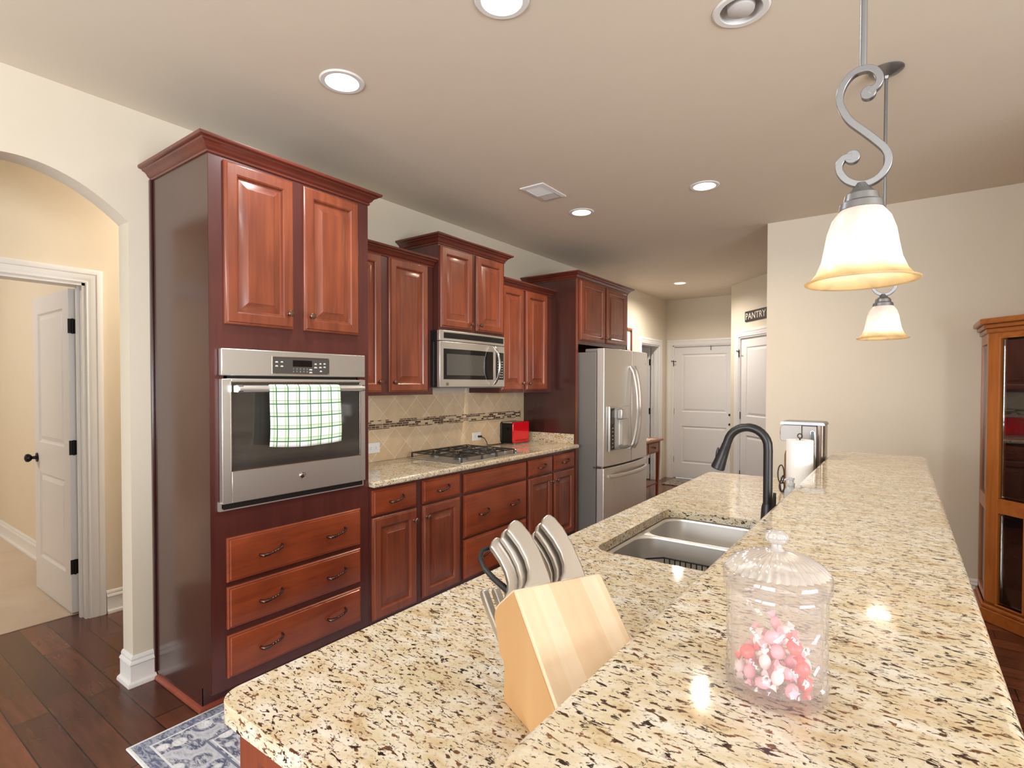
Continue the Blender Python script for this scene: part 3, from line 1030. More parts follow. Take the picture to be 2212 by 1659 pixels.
bb = part('badge', lg, M['chrome'], md_)
part('badge_letters', text_mesh('GE', .011, .0003, (MF[0]+X*(bow(2.745)-.0066), Y, Z, X), 2.745, 1.4435, 'CENTER'), M['darkprint'], bb, smooth=0)
part('underside', MB().box(XL+.01, MX-.02, 2.69, 3.40, 1.416, 1.425), M['fridgeside'], mw, smooth=0)

# ---- base cabinets
FB = FL(XF)
def basecab(label, y0, y1):
    t_ = thing('base_cabinet', label, 'cabinet', (-2.67, (y0+y1)/2, 0))
    part('carcass', MB().box(XL+.002, XF-.02, y0+.001, y1-.001, .10, .866), M['frame'], t_, smooth=0)
    part('face_frame', MB().fbox(FL(XF), y0, y1, .10, .866, -.02, 0), M['frame'], t_, smooth=0)
    part('toe_kick', MB().box(XF-.11, XF-.092, y0, y1, .001, .10), M['frame'], t_, smooth=0)
    part('shoe_molding', MB().sweep([(XF-.092, y0), (XF-.092, y1)], QR, (V((0, 0, .001)), X, Y, Z)), M['shoe'], t_)
    return t_


b1_ = basecab('cherry base cabinet beside the tall oven cabinet, two doors and two drawers', 1.934, 2.706)
drawer(b1_, FB, 1.950, 2.284, .706, .850); drawer(b1_, FB, 2.338, 2.680, .706, .850)
cdoor(b1_, FB, 1.950, 2.286, .116, .692, (2.258, .625)); cdoor(b1_, FB, 2.338, 2.680, .122, .692, (2.366, .625))
b2_ = basecab('cherry drawer base under the gas cooktop with wide drawers', 2.708, 3.476)
drawer(b2_, FB, 2.722, 3.462, .706, .836, ()); drawer(b2_, FB, 2.722, 3.462, .404, .690, (.27, .77)); drawer(b2_, FB, 2.722, 3.462, .124, .388, (.27, .77))
b3_ = basecab('cherry base cabinet beside the fridge with two small drawers and doors', 3.478, 4.266)
drawer(b3_, FB, 3.494, 3.850, .706, .842, s=.95); drawer(b3_, FB, 3.876, 4.222, .706, .842, s=.95)
cdoor(b3_, FB, 3.494, 3.850, .122, .692, (3.822, .630)); cdoor(b3_, FB, 3.876, 4.222, .122, .692, (3.904, .630))

# ---- wall counter
KZ = .903
ct = thing('countertop', 'speckled cream granite counter carrying the gas cooktop along the wall', 'countertop', (-2.65, 3.1, .868))
part('slab', MB().box(XL+.012, -2.342, 1.936, 4.266, .868, KZ), M['granite'], ct, bevel=.011, seg=4)
part('side_splash', MB().box(XL+.014, -2.395, 4.244, 4.266, KZ, .992), M['granite'], ct, bevel=.003, label='low granite upstand against the dark fridge panel')
bs = thing('tile_backsplash', 'beige diagonal tile backsplash behind the gas cooktop', 'backsplash', (XL, 3.1, .903))
part('tile_field', MB().box(XL+.0005, XL+.010, 1.934, 4.264, .904, 1.371), M['tile'], bs, smooth=0)
part('mosaic_band', MB().box(XL+.010, XL+.0125, 1.934, 4.205, 1.128, 1.191), M['mosaic'], bs, smooth=0, label='brown glass mosaic band')

# ---- cooktop
ck = thing('cooktop', 'stainless gas cooktop with black cast iron grates, on the wall counter', 'cooktop', (-2.645, 3.085, KZ))
part('tray', MB().prism(FZ, rrect(-2.900, -2.388, 2.716, 3.456, .015), KZ+.0003, KZ+.008), M['steel'], ck, bevel=.004)
part('well', MB().prism(FZ, rrect(-2.880, -2.410, 2.740, 3.34, .03), KZ+.008, KZ+.0095), M['sinksteel'], ck, bevel=.001)
BUR = [(-2.77, 2.86, .034), (-2.52, 2.86, .044), (-2.645, 3.04, .055), (-2.77, 3.22, .044), (-2.52, 3.22, .034)]
for bx, by, r_ in BUR:
    q = part('burner', MB().lathe([(r_*1.25, .009), (r_*1.2, .014), (r_, .016), (r_, .024), (r_*.5, .026)], (bx, by, KZ), 28), M['pewter'], ck)
    part('burner_cap', MB().lathe([(r_*.96, .024), (r_*.98, .031), (r_*.8, .034), (.001, .034)], (bx, by, KZ), 28, cap0=False), M['iron'], q)
gz = KZ+.042
for y0, y1 in ((2.735, 2.955), (2.957, 3.125), (3.127, 3.345)):
    gm = MB(); sec = [(-1, -1), (1, -1), (1, 1), (-1, 1)]
    x0, x1 = -2.885, -2.405
    P = [(x0, y0), (x1, y0), (x1, y1), (x0, y1), (x0, y0)]
    for a, c_ in zip(P[:-1], P[1:]): gm.tube([(a[0], a[1], gz), (c_[0], c_[1], gz)], .0048, 4)
    for a in P[:-1]: gm.tube([(a[0], a[1], gz), (a[0], a[1], KZ+.0085)], [.0065, .008], 6)
    ym = (y0+y1)/2
    gm.tube([(x0, ym, gz), ((x0+x1)/2-.06, ym, gz+.003)], .005, 4); gm.tube([(x1, ym, gz), ((x0+x1)/2+.06, ym, gz+.003)], .005, 4)
    gm.tube([((x0+x1)/2, y0, gz), ((x0+x1)/2, y1, gz)], .005, 4)
    for xx in (x0+.115, x1-.115):
        gm.tube([(xx, y0, gz), (xx, ym-.022, gz+.003)], .005, 4); gm.tube([(xx, y1, gz), (xx, ym+.022, gz+.003)], .005, 4)
        for sx in (-1, 1):
            for sy in (-1, 1):
                gm.tube([(xx+sx*.10, ym+sy*(y1-y0)*.46, gz), (xx+sx*.03, ym+sy*.022, gz+.003)], .0045, 4)
    part('grate', gm, M['iron'], ck, smooth=0)
for i in range(5):
    part('knob', MB().lathe([(.021, 0), (.020, .004), (.0165, .006), (.016, .024), (.013, .027), (.001, .0275)], (-2.84+i*.10, 3.405, KZ+.008), 24, cap0=False), M['chrome'], ck)

# ---- outlets and toaster
def outlet(label, y, z, x=XL+.0105, F=None, cover=True):
    F = F or FL(x)
    t_ = thing('wall_outlet', label, 'outlet', tuple(pt(F, y, z-.036, 0)))
    part('cover_plate', MB().panel(F, y-.058, y+.058, z-.036, z+.036, [(0, 0), (0, .003), (.004, .006), (.006, .006)]), M['plastic'], t_, smooth=0)
    for s in (-1, 1):
        r_ = part('receptacle', MB().prism(F, rrect(y+s*.022-.016, y+s*.022+.016, z-.017, z+.017, .008), .006, .008), M['plastic'], t_, smooth=0)
        sl = MB()
        sl.fbox(F, y+s*.022-.006, y+s*.022+.003, z+.005, z+.007, .008, .0083).fbox(F, y+s*.022-.006, y+s*.022+.003, z-.007, z-.005, .008, .0083)
        part('slots', sl, M['darkprint'], r_, smooth=0)
    return t_


outlet('white wall outlet on the tile close to the oven cabinet', 2.432, 1.000)
o2_ = outlet('white wall outlet on the tile with the toaster plug in it', 3.548, .994)
TX0, TX1, TY0, TY1 = -2.945, -2.805, 3.885, 4.135
to = thing('toaster', 'red and black two-slice toaster on the granite counter', 'toaster', (-2.875, 4.01, KZ))
part('body', MB().prism(FY(TY0), rrect(TX0+.012, TX1-.012, KZ+.012, KZ+.192, [.01, .01, .03, .03]), -(TY1-TY0)+.004, -.004), M['black'], to, bevel=.004)
part('end_cap', MB().prism(FY(TY0), rrect(TX0+.006, TX1-.006, KZ+.01, KZ+.196, [.01, .01, .032, .032]), -.012, 0), M['blackmetal'], to, bevel=.003)
tp_ = MB().prism(FZ, rrect(TX0+.014, TX1-.014, TY0-.002, TY1-.006, .012), KZ+.189, KZ+.199)
part('top_plate', tp_, M['chrome'], to, bevel=.003)
for xx in (-2.905, -2.845): part('bread_slot', MB().box(xx-.014, xx+.014, TY0+.04, TY1-.04, KZ+.1985, KZ+.1995), M['black'], to, smooth=0)
for xx, s in ((TX1, 1), (TX0, -1)):
    F_ = FL(xx-.012) if s > 0 else (V((xx+.012, 0, 0)), -Y, Z, -X)
    a0, a1 = (TY0-.004, TY1) if s > 0 else (-TY1, -TY0+.004)
    part('red_side' if s > 0 else 'back_side', MB().prism(F_, rrect(a0, a1, KZ+.008, KZ+.200, .022), 0, .016), M['redgloss'] if s > 0 else M['black'], to, bevel=.006, seg=3)
part('crumb_groove', MB().prism(FL(TX1+.0042), rrect(TY0+.03, TY1-.03, KZ+.030, KZ+.038, .003), 0, .002), mat('dark_red', srgb(150, 6, 18), .3), to, bevel=.0008)
part('lever', MB().box(-2.89, -2.86, TY0-.022, TY0, KZ+.13, KZ+.145), M['blackmetal'], to, bevel=.003)
part('foot_plate', MB().prism(FZ, rrect(TX0+.004, TX1+.012, TY0+.004, TY1-.004, .012), KZ+.0005, KZ+.010), M['pewter'], to, bevel=.002)
cd = MB().tube([(-2.940, 3.566, .994), (-2.928, 3.580, .992), (-2.920, 3.62, .975), (-2.925, 3.655, .94), (-2.93, 3.675, .910), (-2.925, 3.72, .9075), (-2.92, 3.80, .9075), (-2.915, 3.87, .9075), (-2.92, 3.90, .915)], .0035, 8)
cd.box(-2.943, -2.922, 3.556, 3.590, .986, 1.002)
part('power_cord', cd, M['black'], to)

# ================================================================== refrigerator
fr = thing('refrigerator', 'stainless french door refrigerator with ice dispenser in the cherry enclosure', 'refrigerator', (-2.55, 4.84, 0))
FY0, FY1 = 4.338, 5.332
part('body', MB().box(-2.93, -2.215, FY0+.004, FY1-.004, .02, 1.735), M['fridgeside'], fr, bevel=.004, label='plain grey side wall of the fridge')
part('base_grille', MB().box(-2.90, -2.20, FY0+.01, FY1-.01, .001, .06), M['black'], fr, smooth=0)


def fbow(y): return -2.135+.032*(1-((y-4.835)/.497)**2)


def fdoor(y0, y1, z0, z1, n=12, holes=None):
    mb = MB(); L = []
    for i in range(n+1):
        y = y0+(y1-y0)*i/n
        L.append([V((x, y, z)) for x, z in ((-2.208, z0), (fbow(y), z0), (fbow(y), z1), (-2.208, z1))])
    mb.loops(L); return mb


fd = part('left_door', fdoor(FY0, 4.864, .705, 1.768), M['steelz'], fr, bevel=.006, seg=3)
fd2 = part('right_door', fdoor(4.879, FY1, .705, 1.768), M['steelz'], fr, bevel=.006, seg=3)
fz_ = part('freezer_drawer', fdoor(FY0, FY1, .07, .690), M['steelz'], fr, bevel=.006, seg=3)
part('hinge_cover', MB().box(-2.33, -2.20, FY0+.008, FY0+.10, 1.735, 1.766), M['fridgeside'], fr, bevel=.006)
part('hinge_cover', MB().box(-2.33, -2.20, FY1-.10, FY1-.008, 1.735, 1.766), M['fridgeside'], fr, bevel=.006)
part('lower_hinge', MB().box(-2.24, -2.15, FY0-.004, FY0+.03, .690, .705), M['chrome'], fr, bevel=.003)
for yy, dd in ((4.838, fd), (4.908, fd2)):
    P = []
    for i in range(17):
        q = i/16
        P.append((fbow(yy)+.004+.075*sin(pi*q)**.55, yy+(.012 if yy > 4.87 else -.012)*(1-sin(pi*q)), .83+.79*q))
    part('door_handle', MB().tube(P, [.015]*17, sec=[(-.5, -1), (.5, -1), (.75, -.5), (.75, .5), (.5, 1), (-.5, 1), (-.75, .5), (-.75, -.5)], up=X), M['handlesteel'], dd)
P = []
for i in range(17):
    q = i/16; yy = FY0+.085+.85*q
    P.append((fbow(yy)+.004+.05*sin(pi*q)**.5, yy, .612))
part('drawer_handle', MB().tube(P, [.016]*17, sec=[(-.5, -1), (.5, -1), (.8, 0), (.5, 1), (-.5, 1), (-.8, 0)], up=X), M['handlesteel'], fz_)
# dispenser
dx = fbow(4.6)+.003


def DFm(off): return (V((dx+off, 0, 0)), Y, Z, X)


dp = part('dispenser', MB().sweep([(4.408, .845), (4.408, 1.235), (4.80, 1.235), (4.80, .845)], [(0, -.015), (0, .004), (-.008, .004), (-.008, -.015)], DFm(0), closed=True), M['chrome'], fd, smooth=0)
part('button_panel', MB().fbox(DFm(0), 4.416, 4.492, .853, 1.227, -.012, .003), M['blackgloss'], dp, smooth=0)
km = MB()
for i in range(6): km.fbox(DFm(.003), 4.440, 4.468, .875+i*.034, .880+i*.034, 0, .0006)
part('button_marks', km, M['graytext'], dp, smooth=0)
part('status_screen', MB().fbox(DFm(.003), 4.43, 4.478, 1.09, 1.205, 0, .0008), M['panelgrey'], dp, smooth=0)
part('recess', MB().fbox(DFm(0), 4.494, 4.792, .853, 1.227, -.004, .0005), mat('light_grey_plastic', srgb(196, 196, 196), .3, .3), dp, smooth=0)
nz = part('nozzle', MB().fbox(DFm(0), 4.55, 4.70, 1.125, 1.215, 0, .05), M['steel'], dp, bevel=.01, seg=3)
part('paddle', MB().fbox(DFm(0), 4.58, 4.645, .885, 1.12, .001, .012), M['plastic'], dp, bevel=.004)
part('drip_tray', MB().prism((V((dx, 0, .853)), Y, X, Z), [(4.50, 0), (4.79, 0), (4.76, .04), (4.70, .055), (4.59, .055), (4.53, .04)], 0, .014), M['fridgeside'], dp, smooth=0)
part('badge', MB().cyl((fbow(5.27)-.001, 5.275, 1.655), (fbow(5.27)+.0025, 5.275, 1.655), .010, 20), M['chrome'], fd2)

# framed picture on the wall past the fridge
pf = thing('picture_frame', 'brown framed picture on the wall just past the fridge cabinet', 'picture', (XL, 6.50, 1.87))
PFm = FL(XL)
part('frame', MB().sweep([(6.22, 1.88), (6.22, 2.168), (6.80, 2.168), (6.80, 1.88)], [(0, .001), (0, .022), (-.006, .026), (-.03, .016), (-.034, .001)], PFm, closed=True), M['tablewood'], pf, smooth=0)
part('mat_board', MB().fbox(PFm, 6.25, 6.77, 1.91, 2.14, .002, .008), M['plastic'], pf, smooth=0)
part('print', MB().fbox(PFm, 6.34, 6.68, 1.95, 2.10, .008, .009), mat('faded_print', srgb(190, 170, 146), .5), pf, smooth=0)

# side table past the fridge
st = thing('side_table', 'small brown wooden side table with a drawer, past the fridge', 'table', (-2.69, 6.30, 0))
part('table_top', MB().box(-2.90, -2.475, 5.84, 6.76, .722, .748), M['tablewood'], st, bevel=.005)
for xx in (-2.87, -2.545):
    for yy in (5.89, 6.66):
        part('leg', MB().loops([[V((xx+s*a, yy+t_*a, zz)) for s, t_ in ((0, 0), (1, 0), (1, 1), (0, 1))] for a, zz in ((.028, .001), (.045, .55), (.045, .722))]), M['tablewood'], st, bevel=.002)
ap = part('apron', MB().box(-2.865, -2.51, 5.90, 6.69, .575, .722), M['tablewood'], st, smooth=0)
for y0, y1 in ((5.95, 6.28), (6.31, 6.64)):
    q = part('drawer', MB().panel(FL(-2.51), y0, y1, .592, .710, [(0, 0), (0, .008), (.005, .012)]), M['tablewood'], st, smooth=0)
    knob(FL(-2.51), (y0+y1)/2, .65, q, .012)
part('lower_shelf', MB().box(-2.86, -2.52, 5.91, 6.68, .17, .19), M['tablewood'], st, smooth=0)
rn = mat('patterned_runner_cloth', srgb(190, 170, 140), .9)
setcol(rn, ramp(rn, noise(rn, mapping(rn), 60, 3), [(.42, srgb(96, 72, 56)), (.5, srgb(200, 184, 156)), (.6, srgb(226, 214, 190))]))
rb = MB()
L = []
for i in range(25):
    x = -2.86+.36*i/24
    L.append([V((x, 5.95+.65*j/30, .7495+.004*(1+sin(i*1.3+j*.7))*.5)) for j in range(31)])
rb.loops(L, closed=False, cap0=False, cap1=False)
solo('table_runner', rb, rn, 'patterned beige cloth laid on the small brown side table', 'cloth', solid=.003)

dm = mat('woven_doormat', srgb(190, 180, 166), .95)
setcol(dm, ramp(dm, noise(dm, mapping(dm, (1, 1, 1), (0, 0, .6)), 16, 4, .6, 2.5), [(.44, srgb(84, 72, 64)), (.5, srgb(196, 184, 168)), (.58, srgb(110, 96, 86))]))
solo('doormat', MB().prism(FZ, rrect(-2.79, -1.98, 7.53, 8.10, .02), .0005, .012), dm, 'grey patterned doormat on the wood floor before the far white door', 'mat', bevel=.004)

sg = thing('pantry_sign', 'black wooden PANTRY sign hanging above the white pantry door', 'sign', tuple(PF[0]+PF[1]*.62+PF[3]*.01+Z*2.22))
part('board', MB().panel((PF[0], PF[1], Z, PF[3]), .358, .878, 2.226, 2.352, [(0, .001), (0, .014), (.004, .017)]), mat('black_sign_paint', srgb(50, 44, 42), .5), sg, smooth=0)
tm = text_mesh('PANTRY', .112, .001, (PF[0]+PF[3]*.018, PF[1], Z, PF[3]), .376, 2.250, xs=1.02)
part('letters', tm, mat('cream_letters', srgb(232, 226, 212), .5), sg, smooth=0)

# ================================================================== island
IX0, IX1, IY0, IY1 = -.938, -.266, .432, 3.352
ib = thing('island_cabinet', 'cherry sink cabinet under the low island counter', 'cabinet', (-.6, 1.9, 0))
part('carcass', MB().box(-.88, -.28, .475, 3.32, .10, .70), M['frame'], ib, smooth=0)
rim = MB().box(-.88, -.28, .475, 1.47, .70, .880).box(-.88, -.28, 2.33, 3.32, .70, .880).box(-.88, -.865, 1.47, 2.33, .70, .880).box(-.295, -.28, 1.47, 2.33, .70, .880)
part('carcass_top', rim, M['frame'], ib, smooth=0)
part('toe_kick', MB().box(-.81, -.28, .49, 3.30, .001, .10), M['frame'], ib, smooth=0)
EF = FY(.475)
part('end_panel', MB().panel(EF, -.90, -.27, .001, .880, [(0, 0), (0, .018), (.055, .018), (.059, .008), (.075, .008), (.10, .014)]), M['cherry'], ib, smooth=25)
IFm = (V((-.88, 0, 0)), -Y, Z, -X)
part('face_frame', MB().fbox(IFm, -3.32, -.475, .10, .880, 0, .02), M['frame'], ib, smooth=0)
I2 = (V((-.90, 0, 0)), -Y, Z, -X)
ys = [(.51, .88), (.92, 1.46), (1.50, 1.92), (1.94, 2.34), (2.40, 2.84), (2.88, 3.28)]
for y0, y1 in ys:
    cdoor(ib, I2, -y1, -y0, .122, .70, (-y0-.03, .64)); drawer(ib, I2, -y1, -y0, .715, .85, (.5,) if y0 not in (1.50, 1.94) else ())
kw = solo('knee_wall', MB().box(-.265, -.125, .47, 3.47, 0, 1.034), M['wall'], 'painted half wall carrying the raised granite bar', 'wall', smooth=0)

ic = MB().prism(FZ, rrect(IX0, IX1, IY0, IY1, [.045, .004, .004, .045], 8), .880, .914)
ico = solo('island_countertop', ic, M['granite'], 'low granite island counter around the double sink', 'countertop', bevel=.014, seg=5, smooth=35)
boolean_cut(ico, MB().prism(FZ, rrect(-.800, -.405, 1.548, 2.245, .055, 8), .80, 1.0))
for p in ico.data.polygons: p.use_smooth = True
ico.data.set_sharp_from_angle(angle=radians(35))
bar = MB().prism(FZ, [(x_+(.021*(y_-.385)/3.17 if x_ < -.1 else 0), y_) for x_, y_ in rrect(-.330, .116, .385, 3.575, [.075, .06, .06, .02], 8)], 1.034, 1.067)
solo('bar_countertop', bar, M['granite'], 'raised granite bar top running away from the camera', 'countertop', bevel=.015, seg=5)

# sink
sk = thing('sink', 'undermounted double bowl stainless sink in the island counter', 'sink', (-.60, 1.91, .68))


def bowl(x0, x1, y0, y1, ox0, ox1, oy0, oy1, depth):
    zt = .8785
    mb = MB(); L = []
    for (a, b, c_, d_), r_, z_ in (((ox0, ox1, oy0, oy1), .01, zt), ((x0-.004, x1+.004, y0-.004, y1+.004), .075, zt), ((x0, x1, y0, y1), .072, zt-.005), ((x0+.004, x1-.004, y0+.004, y1-.004), .07, zt-depth+.03),
                                   ((x0+.012, x1-.012, y0+.012, y1-.012), .065, zt-depth+.008), ((x0+.03, x1-.03, y0+.03, y1-.03), .05, zt-depth)):
        L.append([V((p[0], p[1], z_)) for p in rrect(a, b, c_, d_, r_, 8)])
    mb.loops(L, cap0=False); return mb


for nm, y0, y1, oy0, oy1, dpth in (('near_bowl', 1.575, 1.912, 1.52, 1.923, .185), ('far_bowl', 1.936, 2.225, 1.923, 2.27, .175)):
    q = part(nm, bowl(-.785, -.425, y0, y1, -.83, -.39, oy0, oy1, dpth), M['sinksteel'], sk, solid=.0014)
    part('drain', MB().lathe([(.044, .0015), (.040, .003), (.030, .001), (.001, .001)], (-.60, (y0+y1)/2, .8785-dpth), 28, cap0=False), M['chrome'], q)
wr_ = thing('sink_rack', 'black wire rack standing in the near sink bowl', 'rack', (-.61, 1.77, .70))
wm_ = MB()
x0, x1, y0, y1 = -.735, -.455, 1.70, 1.885
for z_ in (.712, .818):
    wm_.tube([(x0+.05, y1, z_), (x1, y1, z_), (x1, y0, z_), (x0, y0, z_), (x0, y1-.05, z_), (x0+.05, y1, z_)], .0032, 6)
for i in range(13): wm_.tube([(x0+.05+(x1-x0-.05)*i/12, y1, .712), (x0+.05+(x1-x0-.05)*i/12, y1, .818)], .0024, 6)
for i in range(12): wm_.tube([(x0+(x1-x0)*i/11, y0, .818), (x0+(x1-x0)*i/11, y0, .712), (x0+(x1-x0)*i/11, y1-(.05 if i == 0 else 0), .712)], .0024, 6)
part('wire_basket', wm_, M['black'], wr_)
for xx in (x0+.01, x1-.01):
    for yy in (y0+.01, y1-.06): part('foot', MB().cyl((xx, yy, .695), (xx, yy, .711), .006, 10), M['black'], wr_)

# faucet
FXp, FYp = -.372, 2.035
fc = thing('faucet', 'matte black gooseneck pull-down faucet behind the sink', 'faucet', (FXp, FYp, .914))
M['mattblack'] = mat('matte_black', srgb(36, 34, 34), .36, .25)
part('base', MB().lathe([(.028, 0), (.028, .006), (.024, .012), (.0225, .06), (.020, .10), (.0165, .115)], (FXp, FYp, .914), 28), M['mattblack'], fc)
P = [(FXp, FYp, .914+.10), (FXp, FYp, 1.10), (FXp, FYp, 1.215)]
for i in range(1, 15):
    t_ = pi*i/16*1.06
    P.append((FXp-.068+.068*cos(t_), FYp, 1.225+.068*sin(t_)))
e_ = V(P[-1]); dr_ = (e_-V(P[-2])).normalized()
P.append(tuple(e_+dr_*.012))
part('neck', MB().tube(P, .0152, 20), M['mattblack'], fc)
e_ = V(P[-1])
sh = part('spray_head', MB().tube([e_, e_+dr_*.012, e_+dr_*.014, e_+dr_*.05, e_+dr_*.095, e_+dr_*.098], [.0158, .0165, .0162, .0195, .0245, .0225], 24), M['mattblack'], fc)
part('spray_button', MB().box(-.012, .012, -.004, .004, -.02, .02), M['black'], sh, bevel=.003) if False else None
bt = MB(); q_ = e_+dr_*.035
bt.tube([q_+V((-.0185, 0, .018)), q_+V((-.0215, 0, 0)), q_+V((-.0265, 0, -.022))], [.003, .0055, .003], 10)
part('spray_button', bt, M['black'], sh)
lv = MB().tube([(FXp+.012, FYp-.01, 1.0), (FXp+.022, FYp-.022, 1.012), (FXp+.026, FYp-.03, 1.04), (FXp+.028, FYp-.034, 1.075)], [.010, .009, .006, .005], 12)
part('lever', lv, M['mattblack'], fc)

# ================================================================== knife block
KB = thing('knife_block', 'light maple knife block leaning on the low island counter', 'knife block', (-.537, .703, .9145), radians(-26.84))
mp_ = wood('maple_block', srgb(244, 214, 170), srgb(230, 188, 132), 'y', .45, .35, .0, .4)
t, b, N, L = nt(mp_)
vec = mapping(mp_, (0, 1, 0), (0, 0, 0))
wv = N.new('ShaderNodeTexWhiteNoise'); wv.noise_dimensions = '1D'
sp = N.new('ShaderNodeSeparateXYZ'); L.new(vec, sp.inputs[0])
mu = N.new('ShaderNodeMath'); mu.operation = 'MULTIPLY'; mu.inputs[1].default_value = 33; L.new(sp.outputs['Y'], mu.inputs[0])
fl_ = N.new('ShaderNodeMath'); fl_.operation = 'FLOOR'; L.new(mu.outputs[0], fl_.inputs[0])
L.new(fl_.outputs[0], wv.inputs['W'])
gr = noise(mp_, mapping(mp_, (8, 60, 8)), 1, 4)
cc = mix(mp_, wv.outputs['Value'], srgb(222, 200, 172), srgb(212, 182, 148))
cc = mix(mp_, .35, cc, ramp(mp_, gr, [(.3, W4(.78)), (.7, W4(1.1))]), 'MULTIPLY')
setcol(mp_, cc)
mshade = wood('maple_shaded', srgb(190, 150, 104), srgb(174, 132, 84), 'z', .45, .5, 0, .5)  # shade on the near side and foot put into a darker maple
LF = (V((0, 0, 0)), X, Z, -Y)    # a=x, b=z, h=-y
BW = .163
bpoly = [(.128, .0), (.205, .0), (.205, .0705), (.066, .204), (.058, .2085), (.050, .2055), (.002, .168), (-.008, .159), (-.014, .150), (-.0165, .141), (-.0150, .133), (.008, .088)]
part('block', MB().prism(LF, bpoly, -BW, 0), mp_, KB, local=True, bevel=.002, smooth=25)
part('shaded_side', MB().prism(LF, [(.1285, .0005), (.190, .0005), (.200, .066), (.055, .2045), (.003, .164), (-.010, .150), (-.013, .140), (.0085, .0885)], 0, .0012), mshade, KB, local=True, smooth=0)
part('foot', MB().prism(LF, [(0, 0), (.127, 0), (.0085, .0875), (.002, .0785)], -BW+.010, -.010), mshade, KB, local=True, bevel=.001, smooth=0)
uL = V((.765, 0, .644)); eL = V((-.644, 0, .765)); nL = V((0, 1, 0))
KW = WM[KB.name]
B0 = V((-.018, 0, .147))


def k_frame(s, w, sink=-.001):
    o = B0+uL*s+nL*w+eL*sink
    R = KW.to_3x3()
    return (KW @ o, R @ nL, R @ eL, R @ uL)     # a: width, b: along handle, n: thickness


HO = [(.020, 0), (.021, .02), (.0185, .06), (.012, .092), (.003, .112), (-.004, .119), (-.010, .1205), (-.020, .115), (-.0285, .103), (-.024, .094), (-.016, .074), (-.011, .05), (-.012, .03), (-.018, .016), (-.029, .005), (-.030, 0)]
def knife(label, s, w, ln=1.0, wd=1.0, th=.013):
    F = k_frame(s, w)
    t_ = thing('kitchen_knife', label, 'knife', tuple(F[0]), 0, 'knives in the maple block')
    # smooth outline
    pts = [(p[0]*wd, p[1]*ln) for p in HO]
    part('handle', MB().prism(F, pts, -th/2, th/2), M['knifesteel'], t_, bevel=.0045, seg=4, smooth=50)
    part('blade', MB().fbox(F, -.013*wd, .013*wd, -.03, .002, -.0011, .0011), M['chrome'], t_, smooth=0)


kn = [('big steel knife at the right front of the maple block', .082, .122, 1.02, 1.0), ('big steel knife at the left front of the maple block', .082, .054, 1.0, 1.0),
      ('steel knife right behind the big left front knife', .062, .043, .96, .82), ('steel knife right behind the big right front knife', .063, .113, .98, .85),
      ('slim steel knife second behind the right front knife', .047, .106, .92, .75), ('short steel knife between the two handle rows, low', .056, .073, .70, .5),
      ('steel knife leftmost in the block beside the scissors', .047, .026, .90, .80)]
for l_, s, w, ln, wd in kn: knife(l_, s, w, ln, wd)
# steak knives come out of the lower left face
R3 = KW.to_3x3()
for i, l_ in enumerate(('steak knife nearest the camera below the block edge', 'middle steak knife on the low side of the block', 'steak knife mostly hidden behind the block edge')):
    o = V((.003, .011+.023*i, .093)); dl = V((-.83, 0, .56)); pl = V((.56, 0, .83))
    F = (KW @ o, R3 @ pl, R3 @ dl, R3 @ nL)
    t_ = thing('steak_knife', l_, 'knife', tuple(F[0]), 0, 'steak knives in the maple block')
    part('handle', MB().prism(F, [(-.008, -.004), (.008, -.004), (.0085, .03), (.0075, .06), (.0095, .085), (.012, .104), (.004, .110), (-.006, .108), (-.0085, .09), (-.0095, .06), (-.0085, .03)], -.0062, .0062), M['knifesteel'], t_, bevel=.003, seg=3, smooth=50)
# scissors
F = k_frame(.030, .024)
sc_ = thing('scissors', 'black handled kitchen scissors standing at the left of the knife block', 'scissors', tuple(F[0]), 0)
lp = MB()
lp.tube([pt(F, .006, -.002, 0), pt(F, -.004, .022, 0), pt(F, -.022, .045, 0), pt(F, -.034, .066, 0), pt(F, -.036, .084, 0), pt(F, -.028, .097, 0), pt(F, -.014, .099, 0), pt(F, -.002, .088, 0), pt(F, .004, .066, 0), pt(F, .006, .04, 0), pt(F, .010, .018, 0)], [.006, .006, .005, .0045, .0045, .0045, .0045, .0045, .005, .006, .006], 10)
part('handle_loop', lp, M['mattblack'], sc_)
lp = MB()
lp.tube([pt(F, .012, -.002, .004), pt(F, .022, .022, .004), pt(F, .034, .05, .004), pt(F, .036, .075, .004), pt(F, .028, .092, .004), pt(F, .016, .088, .004), pt(F, .010, .066, .004), pt(F, .010, .03, .004)], .005, 10)
part('handle_loop', lp, M['mattblack'], sc_)
part('blades', MB().fbox(F, -.004, .014, -.03, .004, -.002, .003), M['chrome'], sc_, smooth=0)

# ================================================================== candy jar
JX, JY, JZ = -.122, .726, 1.0675
cr = bpy.data.materials.new('cut_crystal_glass'); cr.use_nodes = True
t = cr.node_tree; N = t.nodes; L = t.links
N.remove(N['Principled BSDF'])
tr = N.new('ShaderNodeBsdfTransparent'); tr.inputs[0].default_value = (.985, .975, .972, 1)
gl = N.new('ShaderNodeBsdfGlossy'); gl.inputs['Roughness'].default_value = .05
df = N.new('ShaderNodeBsdfTranslucent'); df.inputs[0].default_value = (.94, .91, .91, 1)
dd_ = N.new('ShaderNodeBsdfDiffuse'); dd_.inputs[0].default_value = (.94, .91, .91, 1)
a0_ = N.new('ShaderNodeMixShader'); a0_.inputs[0].default_value = .5; L.new(df.outputs[0], a0_.inputs[1]); L.new(dd_.outputs[0], a0_.inputs[2])
a2 = N.new('ShaderNodeMixShader'); a2.inputs[0].default_value = .10; L.new(tr.outputs[0], a2.inputs[1]); L.new(a0_.outputs[0], a2.inputs[2])
lw = N.new('ShaderNodeLayerWeight'); lw.inputs[0].default_value = .5
